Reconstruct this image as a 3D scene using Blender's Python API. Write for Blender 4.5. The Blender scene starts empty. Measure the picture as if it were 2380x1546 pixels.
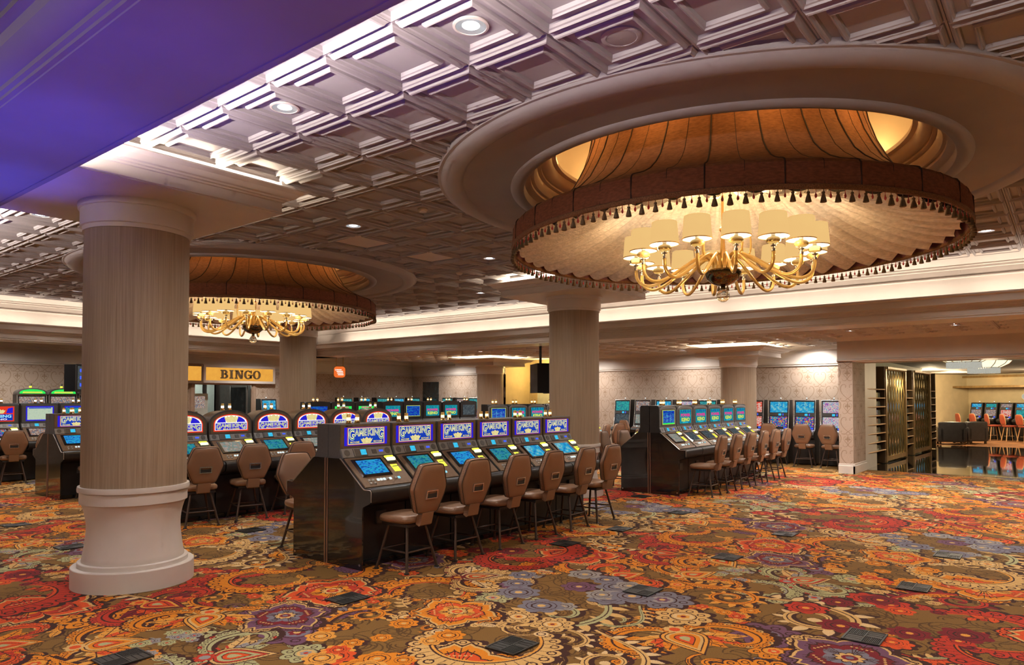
import bpy, math, random
import numpy as np
from mathutils import Vector, Matrix
pi = math.pi
random.seed(7)
SC = bpy.context.scene
COL = SC.collection

# ------------------------------------------------------------------ camera
cam_d = bpy.data.cameras.new('camera')
cam = bpy.data.objects.new('camera', cam_d)
COL.objects.link(cam)
cam.location = (0, 0, 1.65)
cam.rotation_euler = (math.radians(91.5), 0, math.radians(38.5 - 90))
cam_d.sensor_fit = 'HORIZONTAL'
cam_d.sensor_width = 36
cam_d.lens = 1640 / 2380 * 36
cam_d.shift_y = (925 - 1640 * math.tan(math.radians(1.5)) - 773) / 2380
cam_d.clip_end = 200
SC.camera = cam

# ------------------------------------------------------------------ world and exposure
SC.view_settings.view_transform = 'Standard'
SC.view_settings.look = 'None'
SC.view_settings.gamma = 1
SC.view_settings.use_curve_mapping = False
SC.view_settings.exposure = 0.0
SC.cycles.use_denoising = True
SC.cycles.max_bounces = 4
SC.cycles.diffuse_bounces = 2
SC.cycles.glossy_bounces = 2
SC.cycles.transmission_bounces = 4
SC.cycles.use_adaptive_sampling = True
SC.cycles.adaptive_threshold = 0.15
SC.cycles.adaptive_min_samples = 8
SC.cycles.transparent_max_bounces = 6
SC.cycles.sample_clamp_indirect = 6
SC.cycles.caustics_reflective = False
SC.cycles.caustics_refractive = False
world = bpy.data.worlds.new('world')
SC.world = world
world.use_nodes = True
world.node_tree.nodes['Background'].inputs[0].default_value = (1.0, 0.86, 0.72, 1)
world.node_tree.nodes['Background'].inputs[1].default_value = 0.20

# building levels
ZC = 3.69       # main tray ceiling
ZS = 3.37       # underside of the column heads in the tray
ZL = 3.0        # low ceiling round the tray
XB0, XB1 = 1.27, 2.0   # dropped beam above the camera
XT1 = 11.72     # tray far edge
YT1 = 16.2      # tray left edge
YT0 = -6.0      # tray edge out of frame
XW, YW = 18.95, 20.0   # far walls
WARM = (1.0, 0.74, 0.42)
SOFTW = (1.0, 0.86, 0.70)

def light(name, kind, loc, energy, color=(1, 1, 1), rot=(0, 0, 0), size=None, size_y=None, spot=None, blend=0.5, radius=None):
    d = bpy.data.lights.new(name, kind)
    d.energy = energy
    d.color = color
    if kind == 'AREA':
        d.shape = 'RECTANGLE' if size_y else 'SQUARE'
        d.size = size
        if size_y:
            d.size_y = size_y
    if kind == 'SPOT':
        d.spot_size = spot
        d.spot_blend = blend
    if radius is not None and kind != 'AREA':
        d.shadow_soft_size = radius
    o = bpy.data.objects.new(name, d)
    COL.objects.link(o)
    o.location = loc
    o.rotation_euler = rot
    return o

# cove strips hidden behind the lips of the tray cornices (they shine up and inwards)
UP = (pi, 0, 0)
COVE_W = 5.2
for k in range(6):
    y = -4.0 + k * 3.5
    light('cove_lamp_back', 'AREA', (XT1 + 0.10, y, 3.06), COVE_W * 3.5, SOFTW, UP, 0.05, 3.4)
    light('cove_lamp_beam', 'AREA', (1.90, y, 3.345), 30 * 3.5, (1.0, 0.87, 0.78), (0, math.radians(-84), 0), 0.05, 3.4).data.spread = math.radians(120)  # assumed cove on the beam's hidden side, inferred from the lit tile ridges
for k in range(3):
    x = 3.7 + k * 3.2
    light('cove_lamp_left', 'AREA', (x, YT1 + 0.10, 3.06), COVE_W * 3.2, SOFTW, UP, 3.1, 0.05)
# coloured bodiless spots, added for an assumed unseen source, washing the dropped beam
def aim(loc, to):
    d = Vector(to) - Vector(loc)
    return d.to_track_quat('-Z', 'Y').to_euler()
for x, y, e, c in ((1.35, 11.5, 150, (.05, .09, 1.0)), (1.35, 9.6, 200, (.05, .09, 1.0)), (1.35, 7.9, 220, (.05, .085, 1.0)), (1.35, 6.3, 200, (.06, .08, 1.0)), (1.1, 4.9, 170, (.08, .07, 1.0)), (.75, 3.6, 125, (.12, .06, .95)), (.45, 2.3, 95, (.18, .06, .85)), (.2, 1.1, 75, (.22, .07, .75))):
    light('assumed_beam_wash', 'SPOT', (x, y, 1.5), e, c, aim((x, y, 1.5), (1.62, y + .1, 3.3)), spot=math.radians(54 if x > 1.2 else 66), blend=1.0, radius=0.2)
# assumed downlights of the neighbouring tray, unseen behind the viewpoint, added as general fill
for k in range(6):
    light('assumed_tray_lamp', 'SPOT', (-1.6, -4.0 + 3.2 * k, 3.66), 150, (1.0, .90, .80), (0, 0, 0), spot=math.radians(125), blend=.8, radius=.1)
for k in range(4):  # unseen warm points, added to brighten the crown of the dropped beam
    light('near_tray_fill', 'POINT', (-2.6, 1.0 + 3.0 * k, 3.0), 70, (1.0, .84, .66), radius=.25)
# ------------------------------------------------------------------ materials
MATS = {}

def nt(name):
    m = bpy.data.materials.new(name)
    m.use_nodes = True
    t = m.node_tree
    return m, t, t.nodes['Principled BSDF'], t.nodes['Material Output']

def node(t, kind, **kw):
    n = t.nodes.new(kind)
    for k, v in kw.items():
        if k.startswith('in_'):
            key = k[3:]
            key = int(key) if key.isdigit() else key.replace('_', ' ')
            n.inputs[key].default_value = v
        else:
            setattr(n, k, v)
    return n

def mat(name, col, rough=0.6, metal=0.0, var=0.12, scale=9.0, bump=0.0, bscale=60.0, emit=None, estr=0.0, coat=0.0, stretch=None, trans=0.0, ior=1.45, spec=0.5):
    """plain surface: colour broken up by noise, optional bump"""
    m, t, b, out = nt(name)
    co = node(t, 'ShaderNodeTexCoord')
    mp = node(t, 'ShaderNodeMapping')
    if stretch:
        mp.inputs['Scale'].default_value = stretch
    t.links.new(co.outputs['Object'], mp.inputs[0])
    nz = node(t, 'ShaderNodeTexNoise', in_Scale=scale, in_Detail=3.0)
    t.links.new(mp.outputs[0], nz.inputs['Vector'])
    rp = node(t, 'ShaderNodeValToRGB')
    c0 = [max(0, c * (1 - var)) for c in col]
    c1 = [min(1, c * (1 + var)) for c in col]
    rp.color_ramp.elements[0].color = (*c0, 1)
    rp.color_ramp.elements[0].position = 0.3
    rp.color_ramp.elements[1].color = (*c1, 1)
    rp.color_ramp.elements[1].position = 0.7
    t.links.new(nz.outputs[0], rp.inputs[0])
    t.links.new(rp.outputs[0], b.inputs['Base Color'])
    b.inputs['Roughness'].default_value = rough
    b.inputs['Metallic'].default_value = metal
    b.inputs['Coat Weight'].default_value = coat
    b.inputs['Specular IOR Level'].default_value = spec
    if trans:
        b.inputs['Transmission Weight'].default_value = trans
        b.inputs['IOR'].default_value = ior
    if bump:
        n2 = node(t, 'ShaderNodeTexNoise', in_Scale=bscale, in_Detail=2.0)
        t.links.new(mp.outputs[0], n2.inputs['Vector'])
        bp = node(t, 'ShaderNodeBump', in_Strength=bump, in_Distance=0.01)
        t.links.new(n2.outputs[0], bp.inputs['Height'])
        t.links.new(bp.outputs[0], b.inputs['Normal'])
    if emit:
        b.inputs['Emission Color'].default_value = (*emit, 1)
        b.inputs['Emission Strength'].default_value = estr
    MATS[name] = m
    return m

def glow(name, col, strength, var=0.0, scale=20.0):
    """something that gives off light"""
    m, t, b, out = nt(name)
    t.nodes.remove(b)
    e = node(t, 'ShaderNodeEmission', in_Strength=strength)
    nz = node(t, 'ShaderNodeTexNoise', in_Scale=scale)
    rp = node(t, 'ShaderNodeValToRGB')
    rp.color_ramp.elements[0].color = (*[c * (1 - var) for c in col], 1)
    rp.color_ramp.elements[1].color = (*[min(1, c * (1 + var)) for c in col], 1)
    co = node(t, 'ShaderNodeTexCoord')
    t.links.new(co.outputs['Object'], nz.inputs['Vector'])
    t.links.new(nz.outputs[0], rp.inputs[0])
    t.links.new(rp.outputs[0], e.inputs['Color'])
    t.links.new(e.outputs[0], out.inputs[0])
    MATS[name] = m
    return m

def screen(name, cols, strength=1.2, scale=14.0, kind='vor', seed=0.0, stretch=(1, 1, 1)):
    """a lit game screen: blocks of colour"""
    m, t, b, out = nt(name)
    t.nodes.remove(b)
    e = node(t, 'ShaderNodeEmission', in_Strength=strength)
    co = node(t, 'ShaderNodeTexCoord')
    mp = node(t, 'ShaderNodeMapping')
    mp.inputs['Location'].default_value = (seed, seed * 1.7, seed * 0.6)
    mp.inputs['Scale'].default_value = stretch
    t.links.new(co.outputs['Object'], mp.inputs[0])
    rp = node(t, 'ShaderNodeValToRGB')
    rp.color_ramp.interpolation = 'CONSTANT'
    els = rp.color_ramp.elements
    while len(els) < len(cols):
        els.new(0.5)
    for i, c in enumerate(cols):
        els[i].position = i / len(cols)
        els[i].color = (*c, 1)
    if kind == 'vor':
        v = node(t, 'ShaderNodeTexVoronoi', in_Scale=scale * 1.7, in_Randomness=0.45)
        v.distance = 'CHEBYCHEV'
        t.links.new(mp.outputs[0], v.inputs['Vector'])
        sp = node(t, 'ShaderNodeSeparateColor')
        t.links.new(v.outputs['Color'], sp.inputs[0])
        t.links.new(sp.outputs[0], rp.inputs[0])
    else:
        v = node(t, 'ShaderNodeTexNoise', in_Scale=scale * 2.2, in_Detail=5.0, in_Roughness=0.65)
        t.links.new(mp.outputs[0], v.inputs['Vector'])
        mr = node(t, 'ShaderNodeMapRange', in_1=0.25, in_2=0.75)
        t.links.new(v.outputs[0], mr.inputs[0])
        t.links.new(mr.outputs[0], rp.inputs[0])
    t.links.new(rp.outputs[0], e.inputs['Color'])
    t.links.new(e.outputs[0], out.inputs[0])
    MATS[name] = m
    return m

def printed(name, rough=0.9, weave=0.0, wscale=260.0, spec=0.2):
    """colours stored on the faces of a printed or woven pattern"""
    m, t, b, out = nt(name)
    at = node(t, 'ShaderNodeAttribute', attribute_name='print')
    nz = node(t, 'ShaderNodeTexNoise', in_Scale=wscale, in_Detail=1.0)
    co = node(t, 'ShaderNodeTexCoord')
    t.links.new(co.outputs['Object'], nz.inputs['Vector'])
    mr = node(t, 'ShaderNodeMapRange', in_1=0.3, in_2=0.7, in_3=1.0 - weave, in_4=1.0 + weave)
    t.links.new(nz.outputs[0], mr.inputs[0])
    mx = node(t, 'ShaderNodeVectorMath', operation='SCALE')
    t.links.new(at.outputs['Color'], mx.inputs[0])
    t.links.new(mr.outputs[0], mx.inputs['Scale'])
    t.links.new(mx.outputs[0], b.inputs['Base Color'])
    b.inputs['Roughness'].default_value = rough
    b.inputs['Specular IOR Level'].default_value = spec
    MATS[name] = m
    return m

def stripes(name, c0, c1, rough=0.55, scale=120.0):
    """vertical grasscloth on the column shafts"""
    m, t, b, out = nt(name)
    co = node(t, 'ShaderNodeTexCoord')
    mp = node(t, 'ShaderNodeMapping')
    mp.inputs['Scale'].default_value = (1, 1, 0.012)
    t.links.new(co.outputs['Object'], mp.inputs[0])
    nz = node(t, 'ShaderNodeTexNoise', in_Scale=scale, in_Detail=3.0, in_Roughness=0.65)
    t.links.new(mp.outputs[0], nz.inputs['Vector'])
    rp = node(t, 'ShaderNodeValToRGB')
    rp.color_ramp.elements[0].color = (*c0, 1)
    rp.color_ramp.elements[0].position = 0.33
    rp.color_ramp.elements[1].color = (*c1, 1)
    rp.color_ramp.elements[1].position = 0.67
    t.links.new(nz.outputs[0], rp.inputs[0])
    t.links.new(rp.outputs[0], b.inputs['Base Color'])
    b.inputs['Roughness'].default_value = rough
    bp = node(t, 'ShaderNodeBump', in_Strength=0.12, in_Distance=0.005)
    t.links.new(nz.outputs[0], bp.inputs['Height'])
    t.links.new(bp.outputs[0], b.inputs['Normal'])
    MATS[name] = m
    return m

def leather(name, col, rough=0.38):
    """quilted vinyl with a diagonal weave"""
    m, t, b, out = nt(name)
    co = node(t, 'ShaderNodeTexCoord')
    hs = []
    for ang in (0.75, -0.75):
        mp = node(t, 'ShaderNodeMapping')
        mp.inputs['Rotation'].default_value = (0, ang, 0)
        t.links.new(co.outputs['Object'], mp.inputs[0])
        w = node(t, 'ShaderNodeTexWave', in_Scale=28.0)
        w.bands_direction = 'X'
        t.links.new(mp.outputs[0], w.inputs['Vector'])
        hs.append(w)
    mu = node(t, 'ShaderNodeMath', operation='MAXIMUM')
    t.links.new(hs[0].outputs[1], mu.inputs[0])
    t.links.new(hs[1].outputs[1], mu.inputs[1])
    bp = node(t, 'ShaderNodeBump', in_Strength=0.22, in_Distance=0.003)
    t.links.new(mu.outputs[0], bp.inputs['Height'])
    t.links.new(bp.outputs[0], b.inputs['Normal'])
    rp = node(t, 'ShaderNodeValToRGB')
    rp.color_ramp.elements[0].color = (*[c * 0.72 for c in col], 1)
    rp.color_ramp.elements[1].color = (*col, 1)
    t.links.new(mu.outputs[0], rp.inputs[0])
    t.links.new(rp.outputs[0], b.inputs['Base Color'])
    b.inputs['Roughness'].default_value = rough
    MATS[name] = m
    return m

mat('paint', (0.66, 0.58, 0.51), 0.5, var=0.03, scale=3)
mat('trim_paint', (0.64, 0.57, 0.515), 0.42, var=0.03, scale=3)
mat('ceiling_paint', (0.385, 0.355, 0.36), 0.55, var=0.03, scale=4)  # off-white tiles, with the dimness of the tray put into the colour
mat('low_ceiling_lit', (0.62, 0.56, 0.53), 0.55, var=0.03, scale=4)  # lighter copy of the ceiling paint, stands in for weak bounced light
mat('beam_lit_mauve', (0.24, 0.22, 0.27), 0.6, var=0.04, scale=3)  # mauve darkening put into the colour so the blue light looks saturated
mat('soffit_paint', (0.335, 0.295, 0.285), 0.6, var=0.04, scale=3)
stripes('grasscloth', (0.265, 0.185, 0.118), (0.395, 0.29, 0.20))
printed('wallpaper', 0.7, 0.04, 40)
printed('carpet', 0.95, 0.28, 210)
mat('black_gloss', (0.012, 0.010, 0.010), 0.12, var=0.3, scale=2.5, coat=0.6)
mat('black_plastic', (0.018, 0.016, 0.016), 0.42, var=0.2)
mat('charcoal', (0.075, 0.07, 0.07), 0.38, var=0.1, scale=40)
mat('bronze', (0.20, 0.125, 0.075), 0.46, metal=0.25, var=0.12, scale=30)
mat('bronze_dark', (0.10, 0.068, 0.042), 0.4, metal=0.2, var=0.12, scale=30)
mat('grey_plastic', (0.21, 0.20, 0.20), 0.42, var=0.08, scale=50)
mat('silver', (0.62, 0.62, 0.62), 0.25, metal=0.9, var=0.05)
mat('chrome', (0.82, 0.82, 0.83), 0.08, metal=1.0, var=0.03)
mat('gold', (0.80, 0.52, 0.20), 0.18, metal=1.0, var=0.1)
mat('brass', (0.50, 0.33, 0.13), 0.28, metal=0.9, var=0.15)
leather('leather', (0.285, 0.150, 0.082))
leather('leather_back', (0.275, 0.142, 0.080), 0.33)
mat('piping', (0.05, 0.03, 0.02), 0.5, var=0.1)
mat('leg_metal', (0.085, 0.055, 0.042), 0.33, metal=0.55, var=0.15, scale=20)
mat('dark_fabric', (0.235, 0.078, 0.040), 0.85, var=0.25, scale=26, bump=0.25, bscale=140, stretch=(1, 1, 3))
mat('dark_fabric_lit', (0.27, 0.105, 0.042), 0.85, var=0.25, scale=26, bump=0.25, bscale=140, stretch=(1, 1, 3))  # same cloth, lightened: the glow from the dome is in the colour
mat('seam_cord', (0.03, 0.012, 0.008), 0.7, var=0.1)
mat('silk', (0.78, 0.71, 0.68), 0.26, var=0.16, scale=22, bump=0.6, bscale=46, stretch=(1, 1, 3.0), spec=0.8)
mat('plum_cloth', (0.18, 0.06, 0.08), 0.8, var=0.15)
mat('braid', (0.23, 0.105, 0.05), 0.7, var=0.45, scale=130, bump=0.6, bscale=160)
mat('tassel', (0.15, 0.095, 0.05), 0.75, var=0.3, scale=70, stretch=(1, 1, 0.1))
mat('red_bead', (0.55, 0.05, 0.05), 0.08, var=0.2, coat=1.0)
mat('amber_glass', (0.98, 0.66, 0.25), 0.05, var=0.08, trans=0.62, ior=1.42)
mat('smoked_metal', (0.22, 0.17, 0.10), 0.07, metal=1.0, var=0.2)
mat('clear_glass', (1.0, 0.95, 0.86), 0.03, var=0.02, trans=0.92, ior=1.45)
mat('grate', (0.022, 0.020, 0.018), 0.45, var=0.2, scale=30)
mat('marble', (0.02, 0.018, 0.016), 0.06, var=0.6, scale=2.2, coat=1.0)
mat('marble_band', (0.10, 0.085, 0.06), 0.07, var=0.5, scale=3, coat=1.0)
mat('dark_wood', (0.10, 0.058, 0.028), 0.35, var=0.3, scale=12, stretch=(1, 1, 0.12))
mat('gold_wood', (0.30, 0.19, 0.075), 0.32, metal=0.35, var=0.25, scale=10, stretch=(1, 1, 0.12))
mat('mirror', (0.42, 0.46, 0.40), 0.10, metal=0.75, var=0.25, scale=5)  # less metallic, pale green tone painted in place of bright reflections
mat('olive_paint', (0.20, 0.19, 0.09), 0.6, var=0.1)
mat('lounge_wall', (0.60, 0.49, 0.30), 0.7, var=0.06, scale=4)
mat('lounge_ceiling', (0.30, 0.28, 0.24), 0.7, var=0.06, scale=4)
mat('red_vinyl', (0.42, 0.085, 0.045), 0.4, var=0.12)
mat('light_wood', (0.62, 0.36, 0.17), 0.4, var=0.15, scale=14)
mat('black_leather', (0.030, 0.026, 0.028), 0.35, var=0.2, bump=0.2, bscale=40)
mat('tv_black', (0.008, 0.008, 0.009), 0.2, var=0.1)
mat('sign_frame', (0.60, 0.50, 0.40), 0.5, var=0.05)
mat('sign_letter', (0.22, 0.16, 0.10), 0.22, metal=0.8, var=0.2)
mat('steel', (0.40, 0.36, 0.33), 0.3, metal=0.8, var=0.1)
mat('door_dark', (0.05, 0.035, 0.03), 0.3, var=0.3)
mat('door_frame_paint', (0.36, 0.25, 0.18), 0.45, var=0.08)
mat('glass_dark', (0.03, 0.035, 0.035), 0.05, var=0.3, coat=1.0)
mat('paper', (0.62, 0.66, 0.60), 0.7, var=0.06)
mat('dark_gap', (0.006, 0.005, 0.005), 0.9, var=0.1)
mat('reflector', (0.75, 0.77, 0.80), 0.22, metal=0.9, var=0.05, emit=(0.85, 0.92, 1.0), estr=0.35)  # faint emission stands in for lamp light caught by the bowl
glow('lamp_white', (0.92, 0.96, 1.0), 9.0)
glow('lamp_shade', (1.0, 0.60, 0.22), 0.88, 0.06, 5)
glow('lamp_shade_inner', (1.0, 0.88, 0.62), 1.9)
glow('bulb', (1.0, 0.86, 0.6), 14.0)
glow('candle_lit', (1.0, 0.72, 0.33), 2.6)
glow('candle_white', (0.95, 0.98, 0.95), 1.8)
glow('cove_sheet', (1.0, 0.86, 0.62), 1.0)
glow('yellow_lit', (0.95, 0.95, 0.08), 1.3, 0.1)
glow('yellow_white', (1.0, 0.96, 0.55), 1.7)
glow('green_lit', (0.03, 0.75, 0.10), 1.1, 0.2, 12)
glow('button_white', (0.85, 0.95, 0.95), 0.95)
glow('button_cyan', (0.35, 0.80, 0.95), 1.0)
mat('button_dim', (0.35, 0.33, 0.30), 0.4)
glow('blue_lit', (0.06, 0.12, 0.95), 1.1, 0.2)
glow('cyan_lit', (0.05, 0.55, 0.95), 1.0, 0.3, 40)
glow('print_blue', (0.03, 0.02, 0.72), 0.85, 0.05)
glow('print_blue2', (0.012, 0.055, 0.50), 0.9, 0.25, 14)
glow('print_teal', (0.01, 0.22, 0.33), 0.9, 0.05)
glow('print_red', (0.85, 0.05, 0.02), 0.9, 0.1)
glow('print_maroon', (0.42, 0.06, 0.12), 0.9, 0.1)
glow('print_cream', (1.0, 0.86, 0.42), 1.0, 0.05)
glow('print_white', (1.0, 0.95, 0.85), 1.05, 0.03)
glow('print_gold', (1.0, 0.70, 0.28), 1.1, 0.2, 26)
glow('print_crown', (0.95, 0.70, 0.30), 0.95, 0.35, 34)
glow('print_yellow', (0.95, 0.80, 0.06), 0.95, 0.05)
glow('print_pink', (0.82, 0.04, 0.30), 0.9, 0.05)
glow('print_lime', (0.72, 0.85, 0.10), 0.9, 0.05)
glow('print_aqua', (0.02, 0.42, 0.45), 0.8, 0.15)
glow('sign_orange', (0.95, 0.17, 0.03), 0.95, 0.1)
glow('sign_amber', (1.0, 0.43, 0.065), 0.88, 0.16, 9)
glow('alabaster', (1.0, 0.88, 0.62), 1.25, 0.15, 8)
glow('crystal_lit', (0.92, 0.85, 0.68), 0.55, 0.3, 60)
screen('screen_blue', [(0.01, 0.10, 0.42), (0.02, 0.38, 0.72), (0.03, 0.30, 0.66), (0.02, 0.44, 0.62), (0.03, 0.24, 0.72)], 0.9, 26, stretch=(1, 1, 2.2))
screen('screen_teal', [(0.01, 0.16, 0.30), (0.04, 0.34, 0.38), (0.05, 0.40, 0.30), (0.04, 0.26, 0.50)], 0.75, 24, seed=3, stretch=(1, 1, 2.2))
screen('screen_pale', [(0.30, 0.32, 0.26), (0.42, 0.34, 0.28), (0.25, 0.36, 0.34), (0.5, 0.42, 0.36)], 0.7, 24, seed=5)
screen('screen_dim', [(0.10, 0.12, 0.13), (0.14, 0.17, 0.18), (0.08, 0.10, 0.12)], 0.6, 18, seed=8)
screen('screen_keno', [(0.01, 0.30, 0.36), (0.02, 0.36, 0.42), (0.01, 0.22, 0.45), (0.02, 0.45, 0.42)], 0.75, 20, seed=2)
screen('screen_table', [(0.01, 0.02, 0.45), (0.01, 0.06, 0.52), (0.02, 0.20, 0.50)], 0.8, 40, seed=4, stretch=(0.3, 1, 1.4))
screen('screen_slots', [(0.02, 0.04, 0.32), (0.02, 0.20, 0.55), (0.55, 0.05, 0.20), (0.75, 0.45, 0.05), (0.10, 0.02, 0.40), (0.02, 0.35, 0.50)], 0.85, 30, seed=6)
screen('screen_ocean', [(0.01, 0.08, 0.40), (0.02, 0.24, 0.62), (0.03, 0.42, 0.68), (0.25, 0.60, 0.66), (0.01, 0.14, 0.50)], 0.85, 7, 'noise', 1)
screen('screen_candy', [(0.62, 0.05, 0.10), (0.10, 0.42, 0.66), (0.80, 0.62, 0.50), (0.30, 0.05, 0.45), (0.85, 0.80, 0.70)], 0.85, 12, 'noise', 9)
screen('screen_red', [(0.62, 0.03, 0.03), (0.80, 0.10, 0.06), (0.85, 0.60, 0.50), (0.50, 0.02, 0.10)], 0.8, 10, 'noise', 12)
screen('screen_jade', [(0.02, 0.35, 0.28), (0.05, 0.45, 0.40), (0.02, 0.22, 0.30), (0.30, 0.60, 0.40)], 0.8, 10, 'noise', 15)
screen('screen_mint', [(0.55, 0.70, 0.50), (0.62, 0.74, 0.56), (0.50, 0.66, 0.52)], 0.8, 12, 'noise', 17)
screen('screen_warm', [(0.40, 0.20, 0.14), (0.62, 0.40, 0.30), (0.25, 0.18, 0.20), (0.60, 0.52, 0.42), (0.20, 0.25, 0.32)], 0.7, 30, seed=19)
# ------------------------------------------------------------------ mesh helpers
class MB:
    def __init__(s):
        s.v, s.f = [], []

    def add(s, vs, fs):
        o = len(s.v)
        s.v += [tuple(v) for v in vs]
        s.f += [tuple(i + o for i in q) for q in fs]
        return s

    def box(s, x0, x1, y0, y1, z0, z1):
        v = [(x0, y0, z0), (x1, y0, z0), (x1, y1, z0), (x0, y1, z0), (x0, y0, z1), (x1, y0, z1), (x1, y1, z1), (x0, y1, z1)]
        return s.add(v, [(0, 3, 2, 1), (4, 5, 6, 7), (0, 1, 5, 4), (1, 2, 6, 5), (2, 3, 7, 6), (3, 0, 4, 7)])

    def prism(s, poly, a, b, axis='x'):
        """polygon extruded along an axis; poly gives the other two coordinates in order"""
        n = len(poly)
        def P(t, q):
            return {'x': (t, q[0], q[1]), 'y': (q[0], t, q[1]), 'z': (q[0], q[1], t)}[axis]
        v = [P(a, q) for q in poly] + [P(b, q) for q in poly]
        f = [(i, (i + 1) % n, n + (i + 1) % n, n + i) for i in range(n)]
        f += [tuple(range(n - 1, -1, -1)), tuple(range(n, 2 * n))]
        return s.add(v, f)

    def lathe(s, prof, n=32, cx=0, cy=0, closed=False, a0=0.0, a1=2 * pi):
        full = abs(a1 - a0 - 2 * pi) < 1e-6
        m = n if full else n + 1
        v = []
        for i in range(m):
            a = a0 + (a1 - a0) * i / n
            c, sn = math.cos(a), math.sin(a)
            v += [(cx + r * c, cy + r * sn, z) for r, z in prof]
        k = len(prof)
        f = []
        for i in range(n):
            j = (i + 1) % m
            for q in range(k - 1 + (1 if closed else 0)):
                q2 = (q + 1) % k
                f.append((i * k + q, j * k + q, j * k + q2, i * k + q2))
        return s.add(v, f)

    def tube(s, path, r, n=8, caps=True, radii=None):
        P = [Vector(p) for p in path]
        v, f = [], []
        prev = None
        for i, p in enumerate(P):
            d = (P[min(i + 1, len(P) - 1)] - P[max(i - 1, 0)])
            d = d.normalized() if d.length > 1e-9 else Vector((0, 0, 1))
            if prev is None:
                u = d.orthogonal().normalized()
            else:
                u = (prev - d * prev.dot(d))
                u = u.normalized() if u.length > 1e-6 else d.orthogonal().normalized()
            prev = u
            w = d.cross(u)
            rr = radii[i] if radii else r
            for k in range(n):
                a = 2 * pi * k / n
                v.append(tuple(p + u * (rr * math.cos(a)) + w * (rr * math.sin(a))))
        for i in range(len(P) - 1):
            for k in range(n):
                k2 = (k + 1) % n
                f.append((i * n + k, i * n + k2, (i + 1) * n + k2, (i + 1) * n + k))
        if caps:
            f.append(tuple(range(n - 1, -1, -1)))
            e = (len(P) - 1) * n
            f.append(tuple(range(e, e + n)))
        return s.add(v, f)

    def loft(s, rings, cap0=True, cap1=True):
        n = len(rings[0])
        v = [p for r in rings for p in r]
        f = []
        for i in range(len(rings) - 1):
            for k in range(n):
                k2 = (k + 1) % n
                f.append((i * n + k, i * n + k2, (i + 1) * n + k2, (i + 1) * n + k))
        if cap0:
            f.append(tuple(range(n - 1, -1, -1)))
        if cap1:
            e = (len(rings) - 1) * n
            f.append(tuple(range(e, e + n)))
        return s.add(v, f)

    def xform(s, M):
        s.v = [tuple(M @ Vector(p)) for p in s.v]
        return s

    def mesh(s, name, material, smooth=False):
        me = bpy.data.meshes.new(name)
        me.from_pydata(s.v, [], s.f)
        if material:
            me.materials.append(MATS[material] if isinstance(material, str) else material)
        if smooth:
            ang = smooth if isinstance(smooth, float) else 0.7
            me.polygons.foreach_set('use_smooth', [True] * len(me.polygons))
            me.update()
            try:
                me.set_sharp_from_angle(angle=ang)
            except Exception:
                pass
        me.update()
        return me

    def build(s, name, material, parent=None, smooth=False):
        return link(name, s.mesh(name, material, smooth), parent)

def link(name, me, parent=None, loc=None, rot=None):
    o = bpy.data.objects.new(name, me)
    COL.objects.link(o)
    if parent is not None:
        o.parent = parent
    if loc is not None:
        o.location = loc
    if rot is not None:
        o.rotation_euler = rot
    return o

def tag(o, label=None, cat=None, group=None, kind=None):
    if label:
        o['label'] = label
    if cat:
        o['category'] = cat
    if group:
        o['group'] = group
    if kind:
        o['kind'] = kind
    return o

def thing(name, label, cat, loc=(0, 0, 0), rz=0.0, group=None):
    o = bpy.data.objects.new(name, None)
    o.empty_display_size = 0.1
    COL.objects.link(o)
    o.location = loc
    o.rotation_euler = (0, 0, rz)
    return tag(o, label, cat, group)

def dup(o, parent=None):
    c = o.copy()
    COL.objects.link(c)
    if parent is not None:
        c.parent = parent
    for ch in list(o.children):
        dup(ch, c)
    return c

def place(proto, used, loc, rz, label, group=None):
    """a copy of the prototype with its parts and sub-parts"""
    o = dup(proto)
    o.location = loc
    o.rotation_euler = (0, 0, rz)
    o['label'] = label
    if group:
        o['group'] = group
    return o

def drop(o):
    for ch in list(o.children):
        drop(ch)
    bpy.data.objects.remove(o)

def struct(o, label=None):
    o['kind'] = 'structure'
    if label:
        o['label'] = label
    return o

ORD = ['first', 'second', 'third', 'fourth', 'fifth', 'sixth', 'seventh', 'eighth', 'ninth', 'tenth', 'eleventh', 'twelfth', 'thirteenth', 'fourteenth', 'fifteenth', 'sixteenth', 'seventeenth', 'eighteenth', 'nineteenth', 'twentieth']

_txt = {}
def text_geo(s, offset=0.0, extrude=0.0, shear=0.0):
    """glyph outlines of the built-in font as (verts, faces) in the xy plane, height of capitals about 0.7"""
    key = (s, offset, extrude, shear)
    if key in _txt:
        return _txt[key]
    c = bpy.data.curves.new('t', 'FONT')
    c.body = s
    c.offset = offset
    c.extrude = extrude
    c.shear = shear
    c.resolution_u = 3
    c.fill_mode = 'BOTH' if extrude else 'FRONT'
    o = bpy.data.objects.new('t', c)
    COL.objects.link(o)
    dg = bpy.context.evaluated_depsgraph_get()
    me = o.evaluated_get(dg).to_mesh()
    v = [tuple(p.co) for p in me.vertices]
    f = [tuple(p.vertices) for p in me.polygons]
    o.evaluated_get(dg).to_mesh_clear()
    bpy.data.objects.remove(o)
    bpy.data.curves.remove(c)
    _txt[key] = (v, f)
    return v, f

def text_mb(s, w, h, cx=0, cz=0, y=0, offset=0.0, extrude=0.0, mb=None):
    """text fitted to a box w x h, standing in the xz plane, read from -y"""
    v, f = text_geo(s, offset, extrude)
    a = np.array(v)
    lo, hi = a.min(0), a.max(0)
    sx, sz = w / (hi[0] - lo[0]), h / (hi[1] - lo[1])
    m = mb or MB()
    m.add([(cx + (p[0] - (lo[0] + hi[0]) / 2) * sx, y - (p[2] * sx), cz + (p[1] - (lo[1] + hi[1]) / 2) * sz) for p in v], f)
    return m
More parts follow.
